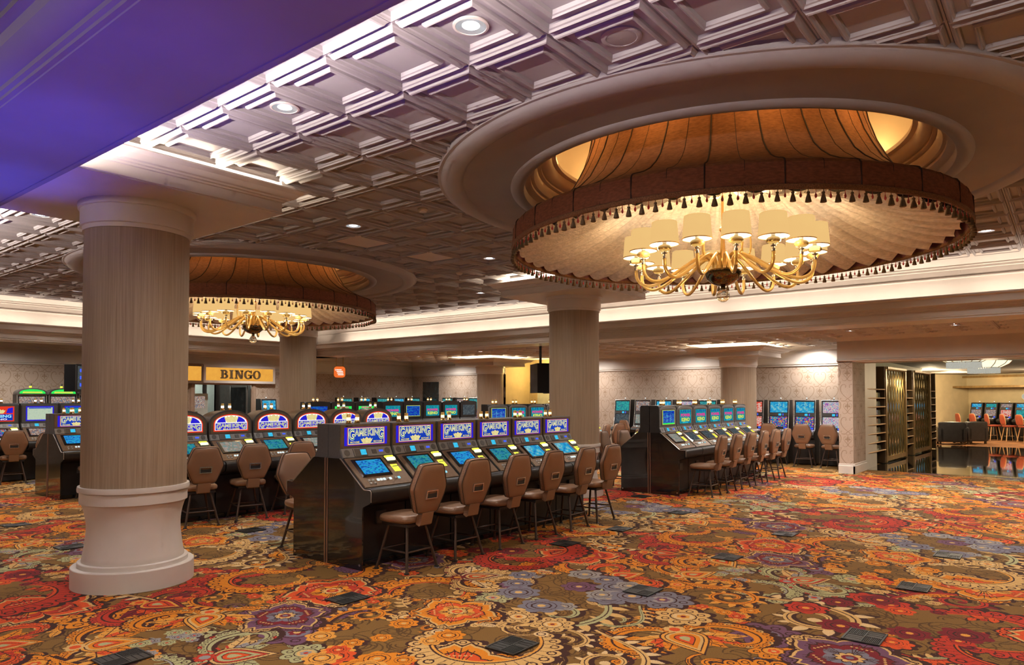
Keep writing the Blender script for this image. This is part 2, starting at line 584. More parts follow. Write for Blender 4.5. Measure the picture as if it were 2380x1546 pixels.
# ------------------------------------------------------------------ printed patterns (flat shapes with a colour each)
class Print:
    def __init__(s):
        s.tri, s.col, s.lev = [], [], []

    def tris(s, t, c, l):
        t = np.asarray(t, float)
        s.tri.append(t)
        s.col.append(np.tile(np.array(c, float), (len(t), 1)))
        s.lev.append(np.full(len(t), l, float))

    def fan(s, pts, c, l, ctr=None):
        p = np.asarray(pts, float)
        o = p.mean(0) if ctr is None else np.asarray(ctr, float)
        q = np.roll(p, -1, 0)
        s.tris(np.stack([np.broadcast_to(o, p.shape), p, q], 1), c, l)

    def strip(s, a, b, c, l):
        a, b = np.asarray(a, float), np.asarray(b, float)
        t1 = np.stack([a[:-1], a[1:], b[1:]], 1)
        t2 = np.stack([a[:-1], b[1:], b[:-1]], 1)
        s.tris(np.concatenate([t1, t2]), c, l)

    def ribbon(s, p, w, c, l):
        p = np.asarray(p, float)
        d = np.gradient(p, axis=0)
        d /= np.maximum(np.linalg.norm(d, axis=1, keepdims=True), 1e-9)
        nrm = np.stack([-d[:, 1], d[:, 0]], 1)
        w = np.broadcast_to(np.asarray(w, float), (len(p),))[:, None]
        s.strip(p + nrm * w / 2, p - nrm * w / 2, c, l)

    def ring(s, ctr, r0, r1, c, l, n=14):
        a = np.linspace(0, 2 * pi, n + 1)
        u = np.stack([np.cos(a), np.sin(a)], 1)
        s.strip(np.asarray(ctr) + u * r0, np.asarray(ctr) + u * r1, c, l)

    def disc(s, ctr, r, c, l, n=12):
        a = np.linspace(0, 2 * pi, n, endpoint=False)
        s.fan(np.asarray(ctr) + r * np.stack([np.cos(a), np.sin(a)], 1), c, l, ctr)

    def arrays(s):
        return np.concatenate(s.tri), np.concatenate(s.col), np.concatenate(s.lev)

def print_mesh(name, tri3, cols, material):
    """triangles (n,3,3) with one colour each"""
    n = len(tri3)
    me = bpy.data.meshes.new(name)
    me.vertices.add(n * 3)
    me.vertices.foreach_set('co', tri3.reshape(-1).astype(np.float32))
    me.loops.add(n * 3)
    me.loops.foreach_set('vertex_index', np.arange(n * 3, dtype=np.int32))
    me.polygons.add(n)
    me.polygons.foreach_set('loop_start', np.arange(0, n * 3, 3, dtype=np.int32))
    at = me.color_attributes.new('print', 'FLOAT_COLOR', 'CORNER')
    c4 = np.ones((n * 3, 4), np.float32)
    c4[:, :3] = np.repeat(cols, 3, axis=0)
    at.data.foreach_set('color', c4.reshape(-1))
    me.materials.append(MATS[material])
    me.update(calc_edges=True)
    me.validate()
    return me

def fix_up(t2):
    """make 2d triangles counter-clockwise"""
    a, b, c = t2[:, 0], t2[:, 1], t2[:, 2]
    cr = (b[:, 0] - a[:, 0]) * (c[:, 1] - a[:, 1]) - (b[:, 1] - a[:, 1]) * (c[:, 0] - a[:, 0])
    neg = cr < 0
    t2[neg] = t2[neg][:, [0, 2, 1]]
    return t2

# ---- damask wallpaper
WP_BASE, WP_INK = (0.47, 0.365, 0.29), (0.32, 0.225, 0.155)
def spiral(c, r0, r1, a0, turns, n=16):
    t = np.linspace(0, 1, n)
    a = a0 + turns * 2 * pi * t
    r = r0 + (r1 - r0) * t
    return np.stack([c[0] + r * np.cos(a), c[1] + r * np.sin(a)], 1)

def bez(p0, p1, p2, p3, n=12):
    t = np.linspace(0, 1, n)[:, None]
    p0, p1, p2, p3 = map(np.asarray, (p0, p1, p2, p3))
    return (1 - t) ** 3 * p0 + 3 * (1 - t) ** 2 * t * p1 + 3 * (1 - t) * t ** 2 * p2 + t ** 3 * p3

def damask():
    P = Print()
    k = WP_INK
    lv = [1.0]
    def L():
        lv[0] += 0.12
        return lv[0]
    for sx in (-1, 1):
        m = np.array([sx, 1.0])
        # heart
        P.ribbon(bez((0, -.17), (.10, -.10), (.17, .00), (.14, .09)) * m, np.linspace(.010, .017, 12), k, L())
        P.ribbon(bez((.14, .09), (.12, .17), (.02, .16), (.035, .085)) * m, np.linspace(.017, .008, 12), k, L())
        P.disc(np.array((.042, .088)) * m, .011, k, L(), 8)
        P.ribbon(bez((.01, -.17), (.06, -.26), (.15, -.24), (.15, -.16)) * m, np.linspace(.014, .007, 12), k, L())
        P.disc(np.array((.14, -.165)) * m, .011, k, L(), 8)
        # fleur between the hearts
        o = np.array((.2875, 0.0))
        P.ribbon(o + bez((0, -.10), (.03, -.03), (.09, -.02), (.085, .05)) * m, np.linspace(.014, .007, 12), k, L())
        P.ribbon(o + bez((.085, .05), (.08, .10), (.02, .09), (.035, .045)) * m, np.linspace(.010, .006, 12), k, L())
        P.fan(o + np.array([(0.010, .02), (.045, .0), (.06, .03), (.035, .05)]) * m, k, L())
        P.ribbon(o + bez((0, -.10), (.05, -.17), (.11, -.14), (.10, -.09)) * m, np.linspace(.012, .006, 12), k, L())
        P.ribbon(o + bez((0, .12), (.05, .15), (.10, .17), (.13, .13)) * m, np.linspace(.010, .005, 12), k, L())
    P.fan(o + np.array([(0, .12), (-.020, .05), (-.010, -.02), (0, -.06), (.010, -.02), (.020, .05)]), k, L())
    return P.arrays()

_DAM = damask()
def wallpaper(name, width, height, u0=0.0, holes=()):
    """rectangle with the damask; local u to the right, v up; holes = (u0,u1,v0,v1)"""
    t0, c0, l0 = _DAM
    T, C = [], []
    us = sorted({0, width, *[h[0] for h in holes], *[h[1] for h in holes]})
    vs = sorted({0, height, *[h[2] for h in holes], *[h[3] for h in holes]})
    def inhole(u, v, e=0.0):
        return any(h[0] - e < u < h[1] + e and h[2] - e < v < h[3] + e for h in holes)
    base = []
    for a, b in zip(us[:-1], us[1:]):
        for c, d in zip(vs[:-1], vs[1:]):
            if not inhole((a + b) / 2, (c + d) / 2):
                base += [[(a, c), (b, c), (b, d)], [(a, c), (b, d), (a, d)]]
    base = np.array(base)
    tri = [np.concatenate([base, np.zeros(base.shape[:2] + (1,))], 2)]
    col = [np.tile(np.array(WP_BASE), (len(base), 1))]
    pu, pv = 0.575, 0.72
    for i in range(-1, int(width / pu) + 2):
        for j in range(-1, int(height / pv) * 2 + 3):
            off = np.array((i * pu + (pu / 2 if j % 2 else 0) - (u0 % pu), j * pv / 2))
            t = t0 * 0.98 + off
            m = t.mean(1)
            keep = (t[..., 0].min(1) > 0.002) & (t[..., 0].max(1) < width - 0.002) & (t[..., 1].min(1) > 0.002) & (t[..., 1].max(1) < height - 0.002)
            for h in holes:
                keep &= ~((m[:, 0] > h[0] - .01) & (m[:, 0] < h[1] + .01) & (m[:, 1] > h[2] - .01) & (m[:, 1] < h[3] + .01))
            if keep.any():
                q = t[keep]
                hz = np.repeat((l0[keep] * .0006)[:, None, None], 3, 1)
                tri.append(np.concatenate([q, hz], 2))
                col.append(c0[keep])
    T = np.concatenate(tri)
    C = np.concatenate(col)
    xy = fix_up(T[..., :2].copy())
    zz = T[:, :1, 2]
    T = np.concatenate([xy, np.repeat(zz[:, :, None], 3, 1)], 2)
    # u -> x, v -> z, relief -> -y
    T = np.stack([T[..., 0], -T[..., 2], T[..., 1]], -1)
    return print_mesh(name, T, C, 'wallpaper')

# ------------------------------------------------------------------ shell: ceilings, beams, walls
TPX, TPY = 0.62, 0.583
TX0, TY0 = 2.53 - TPX, 2.255 - TPY * 9
RINGS = [(6.38, 2.55), (6.40, 10.52)]
R_OUT = 2.65

def tile_mb(h=0.5, flat=False):
    """one coffered lay-in tile, unit size; ridges hang below the panel (z in metres)"""
    if flat:
        rings = [(.5, 0), (.485, 0), (.485, .03), (.47, .03), (.47, -.004), (.465, -.006)]
    else:
        rings = [(.500, 0), (.487, 0), (.480, -.020), (.468, -.026), (.452, -.042), (.436, -.046), (.428, -.034), (.412, -.030), (.404, -.006),
                 (.318, -.006), (.312, -.022), (.296, -.032), (.284, -.034), (.276, -.024), (.262, -.020), (.254, .002)]
    m = MB()
    v, f = [], []
    for hh, z in rings:
        v += [(-hh, -hh, z), (hh, -hh, z), (hh, hh, z), (-hh, hh, z)]
    for i in range(len(rings) - 1):
        for k in range(4):
            k2 = (k + 1) % 4
            f.append((i * 4 + k, i * 4 + k2, i * 4 + 4 + k2, i * 4 + 4 + k)[::-1])
    e = (len(rings) - 1) * 4
    f.append((e + 3, e + 2, e + 1, e))
    return m.add(v, f)

def cam_dist(x, y, z):
    """depth along the view and picture position, used to choose which repeats show largest"""
    a = math.radians(38.5)
    d = x * math.cos(a) + y * math.sin(a)
    r = x * math.sin(a) - y * math.cos(a)
    if d < 0.3:
        return None
    return d, 1190 + 1640 * r / d, 925 - 1640 * (z - 1.65) / d

VENTS = [(845, 562), (991, 592)]
DOWN = [(1095, 61), (669, 249), (820, 521), (1128, 597), (1105, 679), (2317, 524), (178, 673), (1690, -60), (1435, 87)]
def px_to_ceiling(px, py, z):
    a = math.radians(38.5)
    d = 1640 * (z - 1.65) / (925 - py)
    r = (px - 1190) / 1640 * d
    return d * math.cos(a) + r * math.sin(a), d * math.sin(a) - r * math.cos(a)

def snap_tile(x, y):
    i = math.floor((x - TX0) / TPX)
    j = math.floor((y - TY0) / TPY)
    return i, j

def build_main_ceiling():
    nx, ny = 16, 36
    grid = MB()
    vent = {snap_tile(*px_to_ceiling(*p, ZC)) for p in VENTS}
    ceil = bpy.data.objects.new('ceiling', None)
    tiles = []
    for i in range(nx):
        for j in range(ny):
            x0, y0 = TX0 + i * TPX, TY0 + j * TPY
            cx, cy = x0 + TPX / 2, y0 + TPY / 2
            if cy > YT1 + 0.3:
                continue
            if any(math.hypot(cx - a, cy - b) < 2.26 for a, b in RINGS):
                continue
            grid.box(x0 - .006, x0 + .006, y0, y0 + TPY, ZC - .012, ZC - .001)
            grid.box(x0, x0 + TPX, y0 - .006, y0 + .006, ZC - .0122, ZC - .001)
            c = cam_dist(cx, cy, ZC)
            vis = c is not None and -250 < c[1] < 2650 and -150 < c[2] < 720
            tiles.append((c[0] if vis else 99, cx, cy, (i, j) in vent))
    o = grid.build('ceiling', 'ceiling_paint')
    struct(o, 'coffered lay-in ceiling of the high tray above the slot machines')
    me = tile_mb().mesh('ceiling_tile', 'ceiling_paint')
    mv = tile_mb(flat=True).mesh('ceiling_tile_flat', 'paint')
    tiles.sort(key=lambda t: t[0])
    rest = MB()
    src = tile_mb()
    for n, (d, cx, cy, v) in enumerate(tiles):
        if d < 99 and n < 298 or v:
            t = link('ceiling_tile', mv if v else me, o, (cx, cy, ZC))
            t.scale = (TPX, TPY, 1)
            if v:
                t['label'] = 'flat white air vent panel'
        else:
            rest.add([(cx + p[0] * TPX, cy + p[1] * TPY, ZC + p[2]) for p in src.v], src.f)
    r = rest.build('ceiling_tile_field', 'ceiling_paint', o)
    r['kind'] = 'stuff'
    return o

build_main_ceiling()

# roof slab over everything, unseen, keeps the plenum dark
struct(MB().box(-9, 45, -14, 24, 4.95, 5.0).build('ceiling_slab', 'paint'), 'upper slab above the suspended ceilings')

def cornice(name, prof, a, b, along, label, material='trim_paint'):
    o = MB().prism(prof, a, b, 'y' if along == 'y' else 'x').build(name, material, None, 0.35)
    return struct(o, label)

CROWN = [(11.70, 3.70), (11.70, 3.672), (11.73, 3.665), (11.78, 3.655), (11.83, 3.632), (11.87, 3.60), (11.90, 3.575), (11.93, 3.572), (11.93, 3.552), (11.97, 3.545), (11.97, 3.515),
         (12.0, 3.508), (12.0, 3.41), (11.985, 3.405), (11.985, 3.39), (12.02, 3.385), (12.02, 2.99), (11.76, 2.99), (11.75, 3.10), (11.70, 3.122), (11.70, 3.10), (11.74, 3.088), (11.79, 3.06), (11.84, 3.02),
         (11.87, 2.99), (11.875, 2.975), (11.90, 2.972), (11.90, 2.955), (11.925, 2.95), (11.925, 2.93), (11.95, 2.925), (11.95, 2.85), (11.94, 2.845), (11.94, 2.83), (11.96, 2.825), (11.96, 2.80), (12.63, 2.80), (12.63, 3.70)]
cornice('beam', CROWN, -13.0, YT1 + 0.93, 'y', 'long cream crown-moulded beam with lit cove at the far side of the tray')
cornice('beam', [(x - XT1 + YT1, z) for x, z in CROWN], 0.5, XT1 + 0.91, 'x', 'long cream crown-moulded beam with lit cove above the bingo side')
# the dropped beam above the camera, with its crown towards the neighbouring tray
BEAM = [(1.84, 4.2), (1.84, 3.33), (1.975, 3.33), (1.975, 3.37), (2.0, 3.37), (2.0, 3.315), (1.965, 3.312), (1.962, 3.302), (1.945, 3.302), (1.942, 3.308), (1.925, 3.308), (1.922, 3.300), (1.30, 3.300), (1.296, 3.306), (1.27, 3.306), (1.266, 3.32), (1.245, 3.325), (1.24, 3.345),
        (1.20, 3.35), (1.16, 3.37), (1.13, 3.40), (1.115, 3.44), (1.07, 3.445), (1.07, 3.475), (1.03, 3.48), (1.03, 3.51), (.985, 3.515), (.985, 3.545), (.94, 3.55), (.90, 3.575), (.87, 3.61), (.855, 3.66), (.83, 3.70), (.83, 4.2)]
cornice('beam', BEAM, -13.0, 20.0, 'y', 'wide smooth dropped beam glowing blue and purple overhead', 'beam_lit_mauve')
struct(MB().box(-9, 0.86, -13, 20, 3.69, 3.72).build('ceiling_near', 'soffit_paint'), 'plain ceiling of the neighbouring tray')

# low ceilings round the tray
lowc = MB().box(12.63, 16.62, -13, 20, ZL, ZL + .04).box(16.62, XW + 1.6, 3.75, 20, ZL, ZL + .04).box(-9, 12.63, 17.13, 20, ZL, ZL + .04).build('ceiling_low', 'low_ceiling_lit')
struct(lowc, 'lower coffered ceiling beyond the long beam')
src = tile_mb()
low = MB()
for i in range(-2, 11):
    for j in range(-10, 28):
        cx, cy = 12.63 + (i + 2.5) * TPX, -3.6 + (j + 10.5) * TPY
        if cx > XW or (cx > 16.62 and cy < 4.0) or cy > 19.9:
            continue
        if math.hypot(cx - 17.46, cy - 6.6) < .5 or math.hypot(cx - 17.46, cy - 14.79) < .5:
            continue
        low.add([(cx + p[0] * TPX, cy + p[1] * TPY, ZL + p[2]) for p in src.v], src.f)
r = low.build('ceiling_tile_field', 'low_ceiling_lit', lowc)
r['kind'] = 'stuff'

# walls ---------------------------------------------------------------
ZWP = 2.47
# left wall (bingo side) at y = YW, seen from -y ; door opening
DX0, DX1, DZ = 10.30, 12.10, 2.04
def wall_print(name, x, y, rz, width, holes, label, u0=0.0, h=ZWP):
    o = link(name, wallpaper(name, width, h, u0, holes), None, (x, y, 0), (0, 0, rz))
    return struct(o, label)
wall_print('wall_left', -3.0, YW, 0, XW + 3.0, [(DX0 + 3, DX1 + 3, 0, DZ)], 'damask papered wall behind the bingo sign')
# back wall at x = XW seen from -x: u runs from large y to small y
NY0, NY1 = 13.25, 15.35
wall_print('wall_back', XW, YW, -pi / 2, YW - 4.04, [(YW - NY1, YW - NY0, 0, ZWP)], 'damask papered wall behind the upright slot machines')
# pillar beside the lounge opening
wall_print('wall_pillar', 16.60, 4.04, -pi / 2, 0.29, [], 'narrow face of the damask papered pier at the lounge opening', 0.1, 2.45)
wall_print('wall_pier', 16.60, 3.75, 0, 1.15, [], 'broad face of the damask papered pier beside the brass screens', 0.1, 2.45)
struct(MB().box(16.605, 18.95, 3.755, 4.04, 0, 2.99).build('wall_core', 'paint'), 'solid pier between the machines and the lounge')
# niche with a service door in the back wall
struct(MB().box(XW, XW + 1.4, NY1, NY1 + .1, 0, 3).box(XW, XW + 1.4, NY0 - .1, NY0, 0, 3).box(XW + 1.4, XW + 1.5, NY0 - .1, NY1 + .1, 0, 3).build('wall_niche', 'sign_amber' if False else 'lounge_wall'), 'yellow lit walls of the recess in the back wall')
def crown_wall(name, x0, y0, x1, y1, nx, ny, label, z0=ZWP, z1=ZL):
    """white cornice band on a wall line; (nx,ny) points into the room"""
    prof = [(0, z0), (.03, z0), (.035, z0 + .02), (.02, z0 + .03), (.045, z0 + .05), (.05, z0 + .075), (.03, z0 + .085), (.03, z1 - .16), (.05, z1 - .15), (.055, z1 - .12), (.09, z1 - .10), (.14, z1 - .03), (.15, z1 - .01), (.15, z1), (0, z1)]
    v = [(x0 + nx * p, y0 + ny * p, z) for p, z in prof] + [(x1 + nx * p, y1 + ny * p, z) for p, z in prof]
    n = len(prof)
    f = [(i, (i + 1) % n, n + (i + 1) % n, n + i) for i in range(n)] + [tuple(range(n - 1, -1, -1)), tuple(range(n, 2 * n))]
    return struct(MB().add(v, f).build(name, 'trim_paint', None, 0.35), label)
crown_wall('trim_1', -3, YW, XW, YW, 0, -1, 'white crown moulding over the bingo wall')
crown_wall('trim_2', XW, 4.04, XW, NY0, -1, 0, 'white crown moulding over the upright slot machines')
crown_wall('trim_3', XW, NY1, XW, YW, -1, 0, 'white crown moulding in the far corner')
# header over the lounge opening
HD = [(16.60, ZL), (16.50, ZL), (16.50, ZL - .02), (16.54, ZL - .05), (16.57, ZL - .10), (16.60, ZL - .11), (16.60, 2.50), (16.57, 2.485), (16.55, 2.46), (16.57, 2.445), (16.60, 2.44), (16.60, 2.425), (17.35, 2.425), (17.35, ZL)]
cornice('beam', HD, -13, 4.06, 'y', 'plain tan header over the opening to the lounge', 'paint')
# pier baseboard
struct(MB().prism([(16.57, 0), (16.57, .17), (16.585, .18), (16.585, .215), (16.60, .22), (16.60, 0)], 3.72, 4.05, 'y').prism([(3.72, 0), (3.72, .17), (3.735, .18), (3.735, .215), (3.75, .22), (3.75, 0)], 16.57, 17.76, 'x').build('baseboard_pier', 'trim_paint'), 'white baseboard round the pier')
# walls out of the picture that close the hall
struct(MB().box(-9, 45, -14, -13.9, 0, 5).box(-9.1, -9, -14, 24, 0, 5).box(-9, -3, YW, YW + .1, 0, 3).build('wall_near', 'paint'), 'plain walls behind the viewpoint')

# columns -------------------------------------------------------------
COLS = [(2.9, 6.68, True, 'tan grasscloth column with white plinth standing nearest the viewpoint'),
        (10.18, 6.73, True, 'tan grasscloth column behind the near bank of slot machines'),
        (10.18, 14.75, True, 'tan grasscloth column in front of the bingo sign corner'),
        (17.46, 14.79, False, 'tan grasscloth column with glowing flared head beside the yellow recess'),
        (17.46, 6.6, False, 'tan grasscloth column with glowing flared head before the upright machines')]
def column(cx, cy, tall, label):
    zs = ZS if tall else 2.66
    o = thing('column', label, 'column', (cx, cy, 0))
    o['kind'] = 'structure'
    MB().lathe([(0, 0), (.496, 0), (.496, .17), (.49, .176), (.446, .176), (.446, .212), (.44, .217), (0, .217)], 64).build('plinth', 'trim_paint', o, 0.5)
    fl = [(.412, .215)]
    for k in range(13):
        t = k / 12
        r = .372 + .042 * (1 - t) ** 2.6 + .05 * max(0, (t - .45) / .55) ** 2.2
        fl.append((r, .225 + .50 * t))
    MB().lathe(fl + [(.425, .735), (0.3, .735)], 64).build('pedestal', 'trim_paint', o, 0.5)
    MB().lathe([(.3, .726), (.436, .726), (.436, .825), (.452, .828), (.454, .85), (.45, .873), (.42, .875)], 64).build('collar', 'trim_paint', o, 0.5)
    z1 = 3.12 if tall else zs - .25
    MB().lathe([(.428, .86), (.428, z1 + .02)], 72).build('shaft', 'grasscloth', o, 0.5)
    MB().lathe([(.40, z1), (.442, z1), (.446, z1 + .035), (.462, z1 + .04), (.462, zs - .055), (.478, zs - .05), (.482, zs - .025), (.482, zs), (.3, zs)], 64).build('necking', 'trim_paint', o, 0.5)
    # square flared head with a light trough on top
    zt = ZC if tall else ZL
    hh = .90 if tall else .80
    k = .84
    prof = [(hh, 0), (hh, .012), (hh + .012, .016), (hh + .012, .03), (hh, .034), (hh, .125), (hh + .02, .13), (hh + .025, .145), (hh + .05, .15), (hh + .055, .165), (hh + .085, .17), (hh + .10, .185),
            (hh + .12, .215), (hh + .16, .235), (hh + .17, .24), (hh + .17, .256), (hh + .13, .256), (hh - .15, .20)]
    if not tall:
        prof = [(a if a <= hh + .02 else hh + (a - hh) * 1.5, z) for a, z in prof]
    v, f = [], []
    for a, z in prof:
        zz = zs + z * k
        v += [(-a, -a, zz), (a, -a, zz), (a, a, zz), (-a, a, zz)]
    n = len(prof)
    for i in range(n - 1):
        for q in range(4):
            q2 = (q + 1) % 4
            f.append((i * 4 + q, i * 4 + q2, i * 4 + 4 + q2, i * 4 + 4 + q))
    f += [(3, 2, 1, 0), tuple(range((n - 1) * 4, n * 4))]
    MB().add(v, f).build('head', 'trim_paint', o, 0.3)
    c = hh - .25
    MB().box(-c, c, -c, c, zs + .1, zt + .02).build('head_core', 'trim_paint', o)
    return o
for c in COLS:
    column(*c)
    cx, cy, tall, _ = c
    zs, zt, hh = (ZS, ZC, .9) if tall else (2.66, ZL, .8)
    zl = zs + .205
    e = 40 if tall else 34
    r = hh - .02
    for k, (dx, dy, sx, sy) in enumerate([(0, -r, 1.6, .05), (0, r, 1.6, .05), (-r, 0, .05, 1.6), (r, 0, .05, 1.6)]):
        light('column_head_lamp', 'AREA', (cx + dx, cy + dy, zl), e, (1.0, .80, .52) if not tall else (1, .83, .60), UP, sx, sy)
# ------------------------------------------------------------------ round ceiling rings, fabric canopies, chandeliers
def ceiling_ring(cx, cy, label):
    o = thing('ceiling_ring', label, 'ceiling ring', (cx, cy, 0))
    o['kind'] = 'structure'
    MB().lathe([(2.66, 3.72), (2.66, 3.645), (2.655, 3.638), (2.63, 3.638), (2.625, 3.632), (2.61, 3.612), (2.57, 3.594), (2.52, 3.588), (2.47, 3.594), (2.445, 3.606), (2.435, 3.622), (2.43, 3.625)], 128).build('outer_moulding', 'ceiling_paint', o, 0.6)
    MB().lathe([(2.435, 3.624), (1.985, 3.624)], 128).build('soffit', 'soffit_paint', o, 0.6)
    MB().lathe([(1.99, 3.625), (1.985, 3.612), (1.965, 3.596), (1.93, 3.588), (1.89, 3.594), (1.865, 3.612), (1.855, 3.64), (1.86, 3.70)], 128).build('inner_bead', 'ceiling_paint', o, 0.6)
    MB().lathe([(1.86, 3.69), (1.83, 3.71), (1.80, 3.72), (1.80, 3.745), (1.77, 3.75), (1.74, 3.79), (1.735, 3.83), (1.70, 3.84), (1.70, 3.86), (1.66, 3.865), (1.62, 3.90), (1.60, 3.94), (1.56, 3.95), (1.56, 3.985), (1.585, 3.985), (1.60, 3.96), (1.78, 3.96), (1.78, 4.30), (1.68, 4.55), (1.4, 4.72), (.9, 4.78), (0, 4.80)], 96).build('dome', 'paint', o, 0.6)
    return o
ceiling_ring(*RINGS[0], 'large pale circular ceiling ring round the nearer chandelier canopy')
ceiling_ring(*RINGS[1], 'circular ceiling ring round the farther chandelier canopy behind the column')

Z_RIM, R_RIM = 3.03, 1.97
TENT = [(1.965, 3.215), (1.95, 3.238), (1.91, 3.256), (1.84, 3.280), (1.75, 3.315), (1.64, 3.37), (1.53, 3.45), (1.44, 3.54), (1.37, 3.66), (1.30, 3.80), (1.24, 3.98), (1.20, 4.18), (1.18, 4.40)]

def tassel_mesh():
    m = MB()
    m.tube([(0, 0, 0), (0, 0, -.022)], .0025, 5)
    m.lathe([(.0, -.014), (.009, -.017), (.012, -.024), (.008, -.031), (.011, -.040), (.017, -.062), (.021, -.082), (.018, -.084), (0, -.083)], 8)
    return m.mesh('tassel', 'tassel', 0.9)
def bead_mesh():
    m = MB()
    m.tube([(0, 0, 0), (0, 0, -.020)], .0018, 5)
    m.lathe([(0, -.018), (.004, -.022), (.003, -.027), (.007, -.036), (.009, -.045), (.006, -.055), (0, -.059)], 8)
    return m.mesh('bead', 'red_bead', 0.9)
TASSEL, BEAD = tassel_mesh(), bead_mesh()
SEAM = MB().tube([(R_RIM + .003, 0, Z_RIM + .01)] + [(r + .004, 0, z) for r, z in TENT], .0055, 6).mesh('seam', 'seam_cord', 0.9)
SEAMF = MB().tube([(R_RIM + .002, 0, Z_RIM + .01)] + [(r + .001, 0, z) for r, z in TENT], .0022, 5).mesh('seam_fine', 'seam_cord', 0.9)

def canopy(cx, cy, label):
    o = thing('lamp_canopy', label, 'lamp canopy', (cx, cy, 0))
    MB().lathe(TENT, 96).build('tent_top', 'dark_fabric_lit', o, 0.9)
    MB().lathe([(R_RIM, Z_RIM), (R_RIM + .004, 3.12), (1.965, 3.215)], 96).build('valance', 'dark_fabric', o, 0.5)
    MB().lathe([(R_RIM - .012, Z_RIM + .005), (R_RIM - .012, 3.20)], 96).build('valance_lining', 'plum_cloth', o, 0.5)
    # braid at the hem
    MB().lathe([(R_RIM + .004, Z_RIM - .006), (R_RIM + .012, Z_RIM), (R_RIM + .013, Z_RIM + .028), (R_RIM + .004, Z_RIM + .034), (R_RIM - .012, Z_RIM + .030), (R_RIM - .014, Z_RIM - .002)], 128, closed=True).build('braid', 'braid', o, 0.9)
    # pleated silk lining
    n, rows = 432, 22
    prof = []
    v = []
    pl = 44
    for i in range(rows):
        t = i / (rows - 1)
        r = 1.90 * (1 - t) + .10 * t
        z = 3.10 + 1.02 * t ** 1.75
        for k in range(n):
            a = 2 * pi * k / n
            ph = (k * pl / n + .35 * t) % 1.0
            w = (1 - t) ** .7
            sag = -.085 * abs(math.sin(pi * ph)) ** .8 * w + .02 * w
            fine = .007 * math.sin(2 * pi * ph * 3 + 2 * t) * w
            rr = r + (-.02 * math.sin(2 * pi * ph) * w)
            if i == 0:
                zz = z + sag * 1.1
            else:
                zz = z + sag + fine
            v.append((rr * math.cos(a), rr * math.sin(a), zz))
    f = []
    for i in range(rows - 1):
        for k in range(n):
            k2 = (k + 1) % n
            f.append((i * n + k, i * n + k2, (i + 1) * n + k2, (i + 1) * n + k))
    MB().add(v, f).build('lining', 'silk', o, 0.8)
    for k in range(24):
        link('seam', SEAM, o, rot=(0, 0, 2 * pi * k / 24 + .06))
        link('seam', SEAMF, o, rot=(0, 0, 2 * pi * (k + .5) / 24 + .06))
    nt_ = 124
    for k in range(nt_):
        for off, me, nm in ((0, TASSEL, 'tassel'), (.5, BEAD, 'bead')):
            a = 2 * pi * (k + off) / nt_
            q = link(nm, me, o, (R_RIM * math.cos(a), R_RIM * math.sin(a), Z_RIM - .004), (0, 0, a))
            s = 1 + .06 * math.sin(k * 7.3)
            q.scale = (s, s, s)
    return o
canopy(*RINGS[0], 'rust brown fabric canopy with tassel fringe over the nearer chandelier')
canopy(*RINGS[1], 'rust brown fabric canopy with tassel fringe half hidden by the near column')

def arm_path():
    P = [(.10, 2.80), (.105, 2.90), (.13, 2.955), (.19, 2.975), (.28, 2.935), (.40, 2.855), (.52, 2.775), (.62, 2.725), (.70, 2.715), (.765, 2.745), (.795, 2.80), (.80, 2.865)]
    out = []
    for i in range(len(P) - 1):
        p0 = P[max(i - 1, 0)]; p1 = P[i]; p2 = P[i + 1]; p3 = P[min(i + 2, len(P) - 1)]
        for t in (0, .33, .66):
            c = []
            for a in (0, 1):
                c.append(.5 * (2 * p1[a] + (p2[a] - p0[a]) * t + (2 * p0[a] - 5 * p1[a] + 4 * p2[a] - p3[a]) * t * t + (-p0[a] + 3 * p1[a] - 3 * p2[a] + p3[a]) * t ** 3))
            out.append((c[0], 0, c[1]))
    out.append((P[-1][0], 0, P[-1][1]))
    return out
ARM = MB().tube(arm_path(), .0155, 10).mesh('arm', 'amber_glass', 0.9)
CUP = MB().lathe([(.004, 2.862), (.018, 2.866), (.018, 2.884), (.010, 2.890), (.010, 2.902), (.022, 2.906), (.024, 2.914), (.010, 2.918), (.010, 2.926)], 14).mesh('cup_collar', 'steel', 0.6)
BULBGLASS = MB().lathe([(.008, 2.924), (.040, 2.930), (.058, 2.944), (.060, 2.960), (.046, 2.976), (.022, 2.984), (.016, 2.992)], 18).mesh('glass_knop', 'amber_glass', 0.9)
SOCKET = MB().lathe([(.0, 2.985), (.017, 2.985), (.017, 3.035), (.0, 3.036)], 12).mesh('lamp_socket', 'sign_frame', 0.6)
SHADE = MB().lathe([(.124, 2.985), (.1245, 2.987), (.108, 3.178), (.107, 3.180)], 28).mesh('lamp_shade', 'lamp_shade', 0.9)
SHADE_IN = MB().lathe([(.1225, 2.986), (.1062, 3.176), (.0, 3.150)], 28).mesh('shade_lining', 'lamp_shade_inner', 0.9)
SHADE_RIM = MB().lathe([(.1225, 2.982), (.1262, 2.982), (.1262, 2.989), (.1225, 2.989)], 28, closed=True).mesh('shade_rim', 'gold', 0.9)

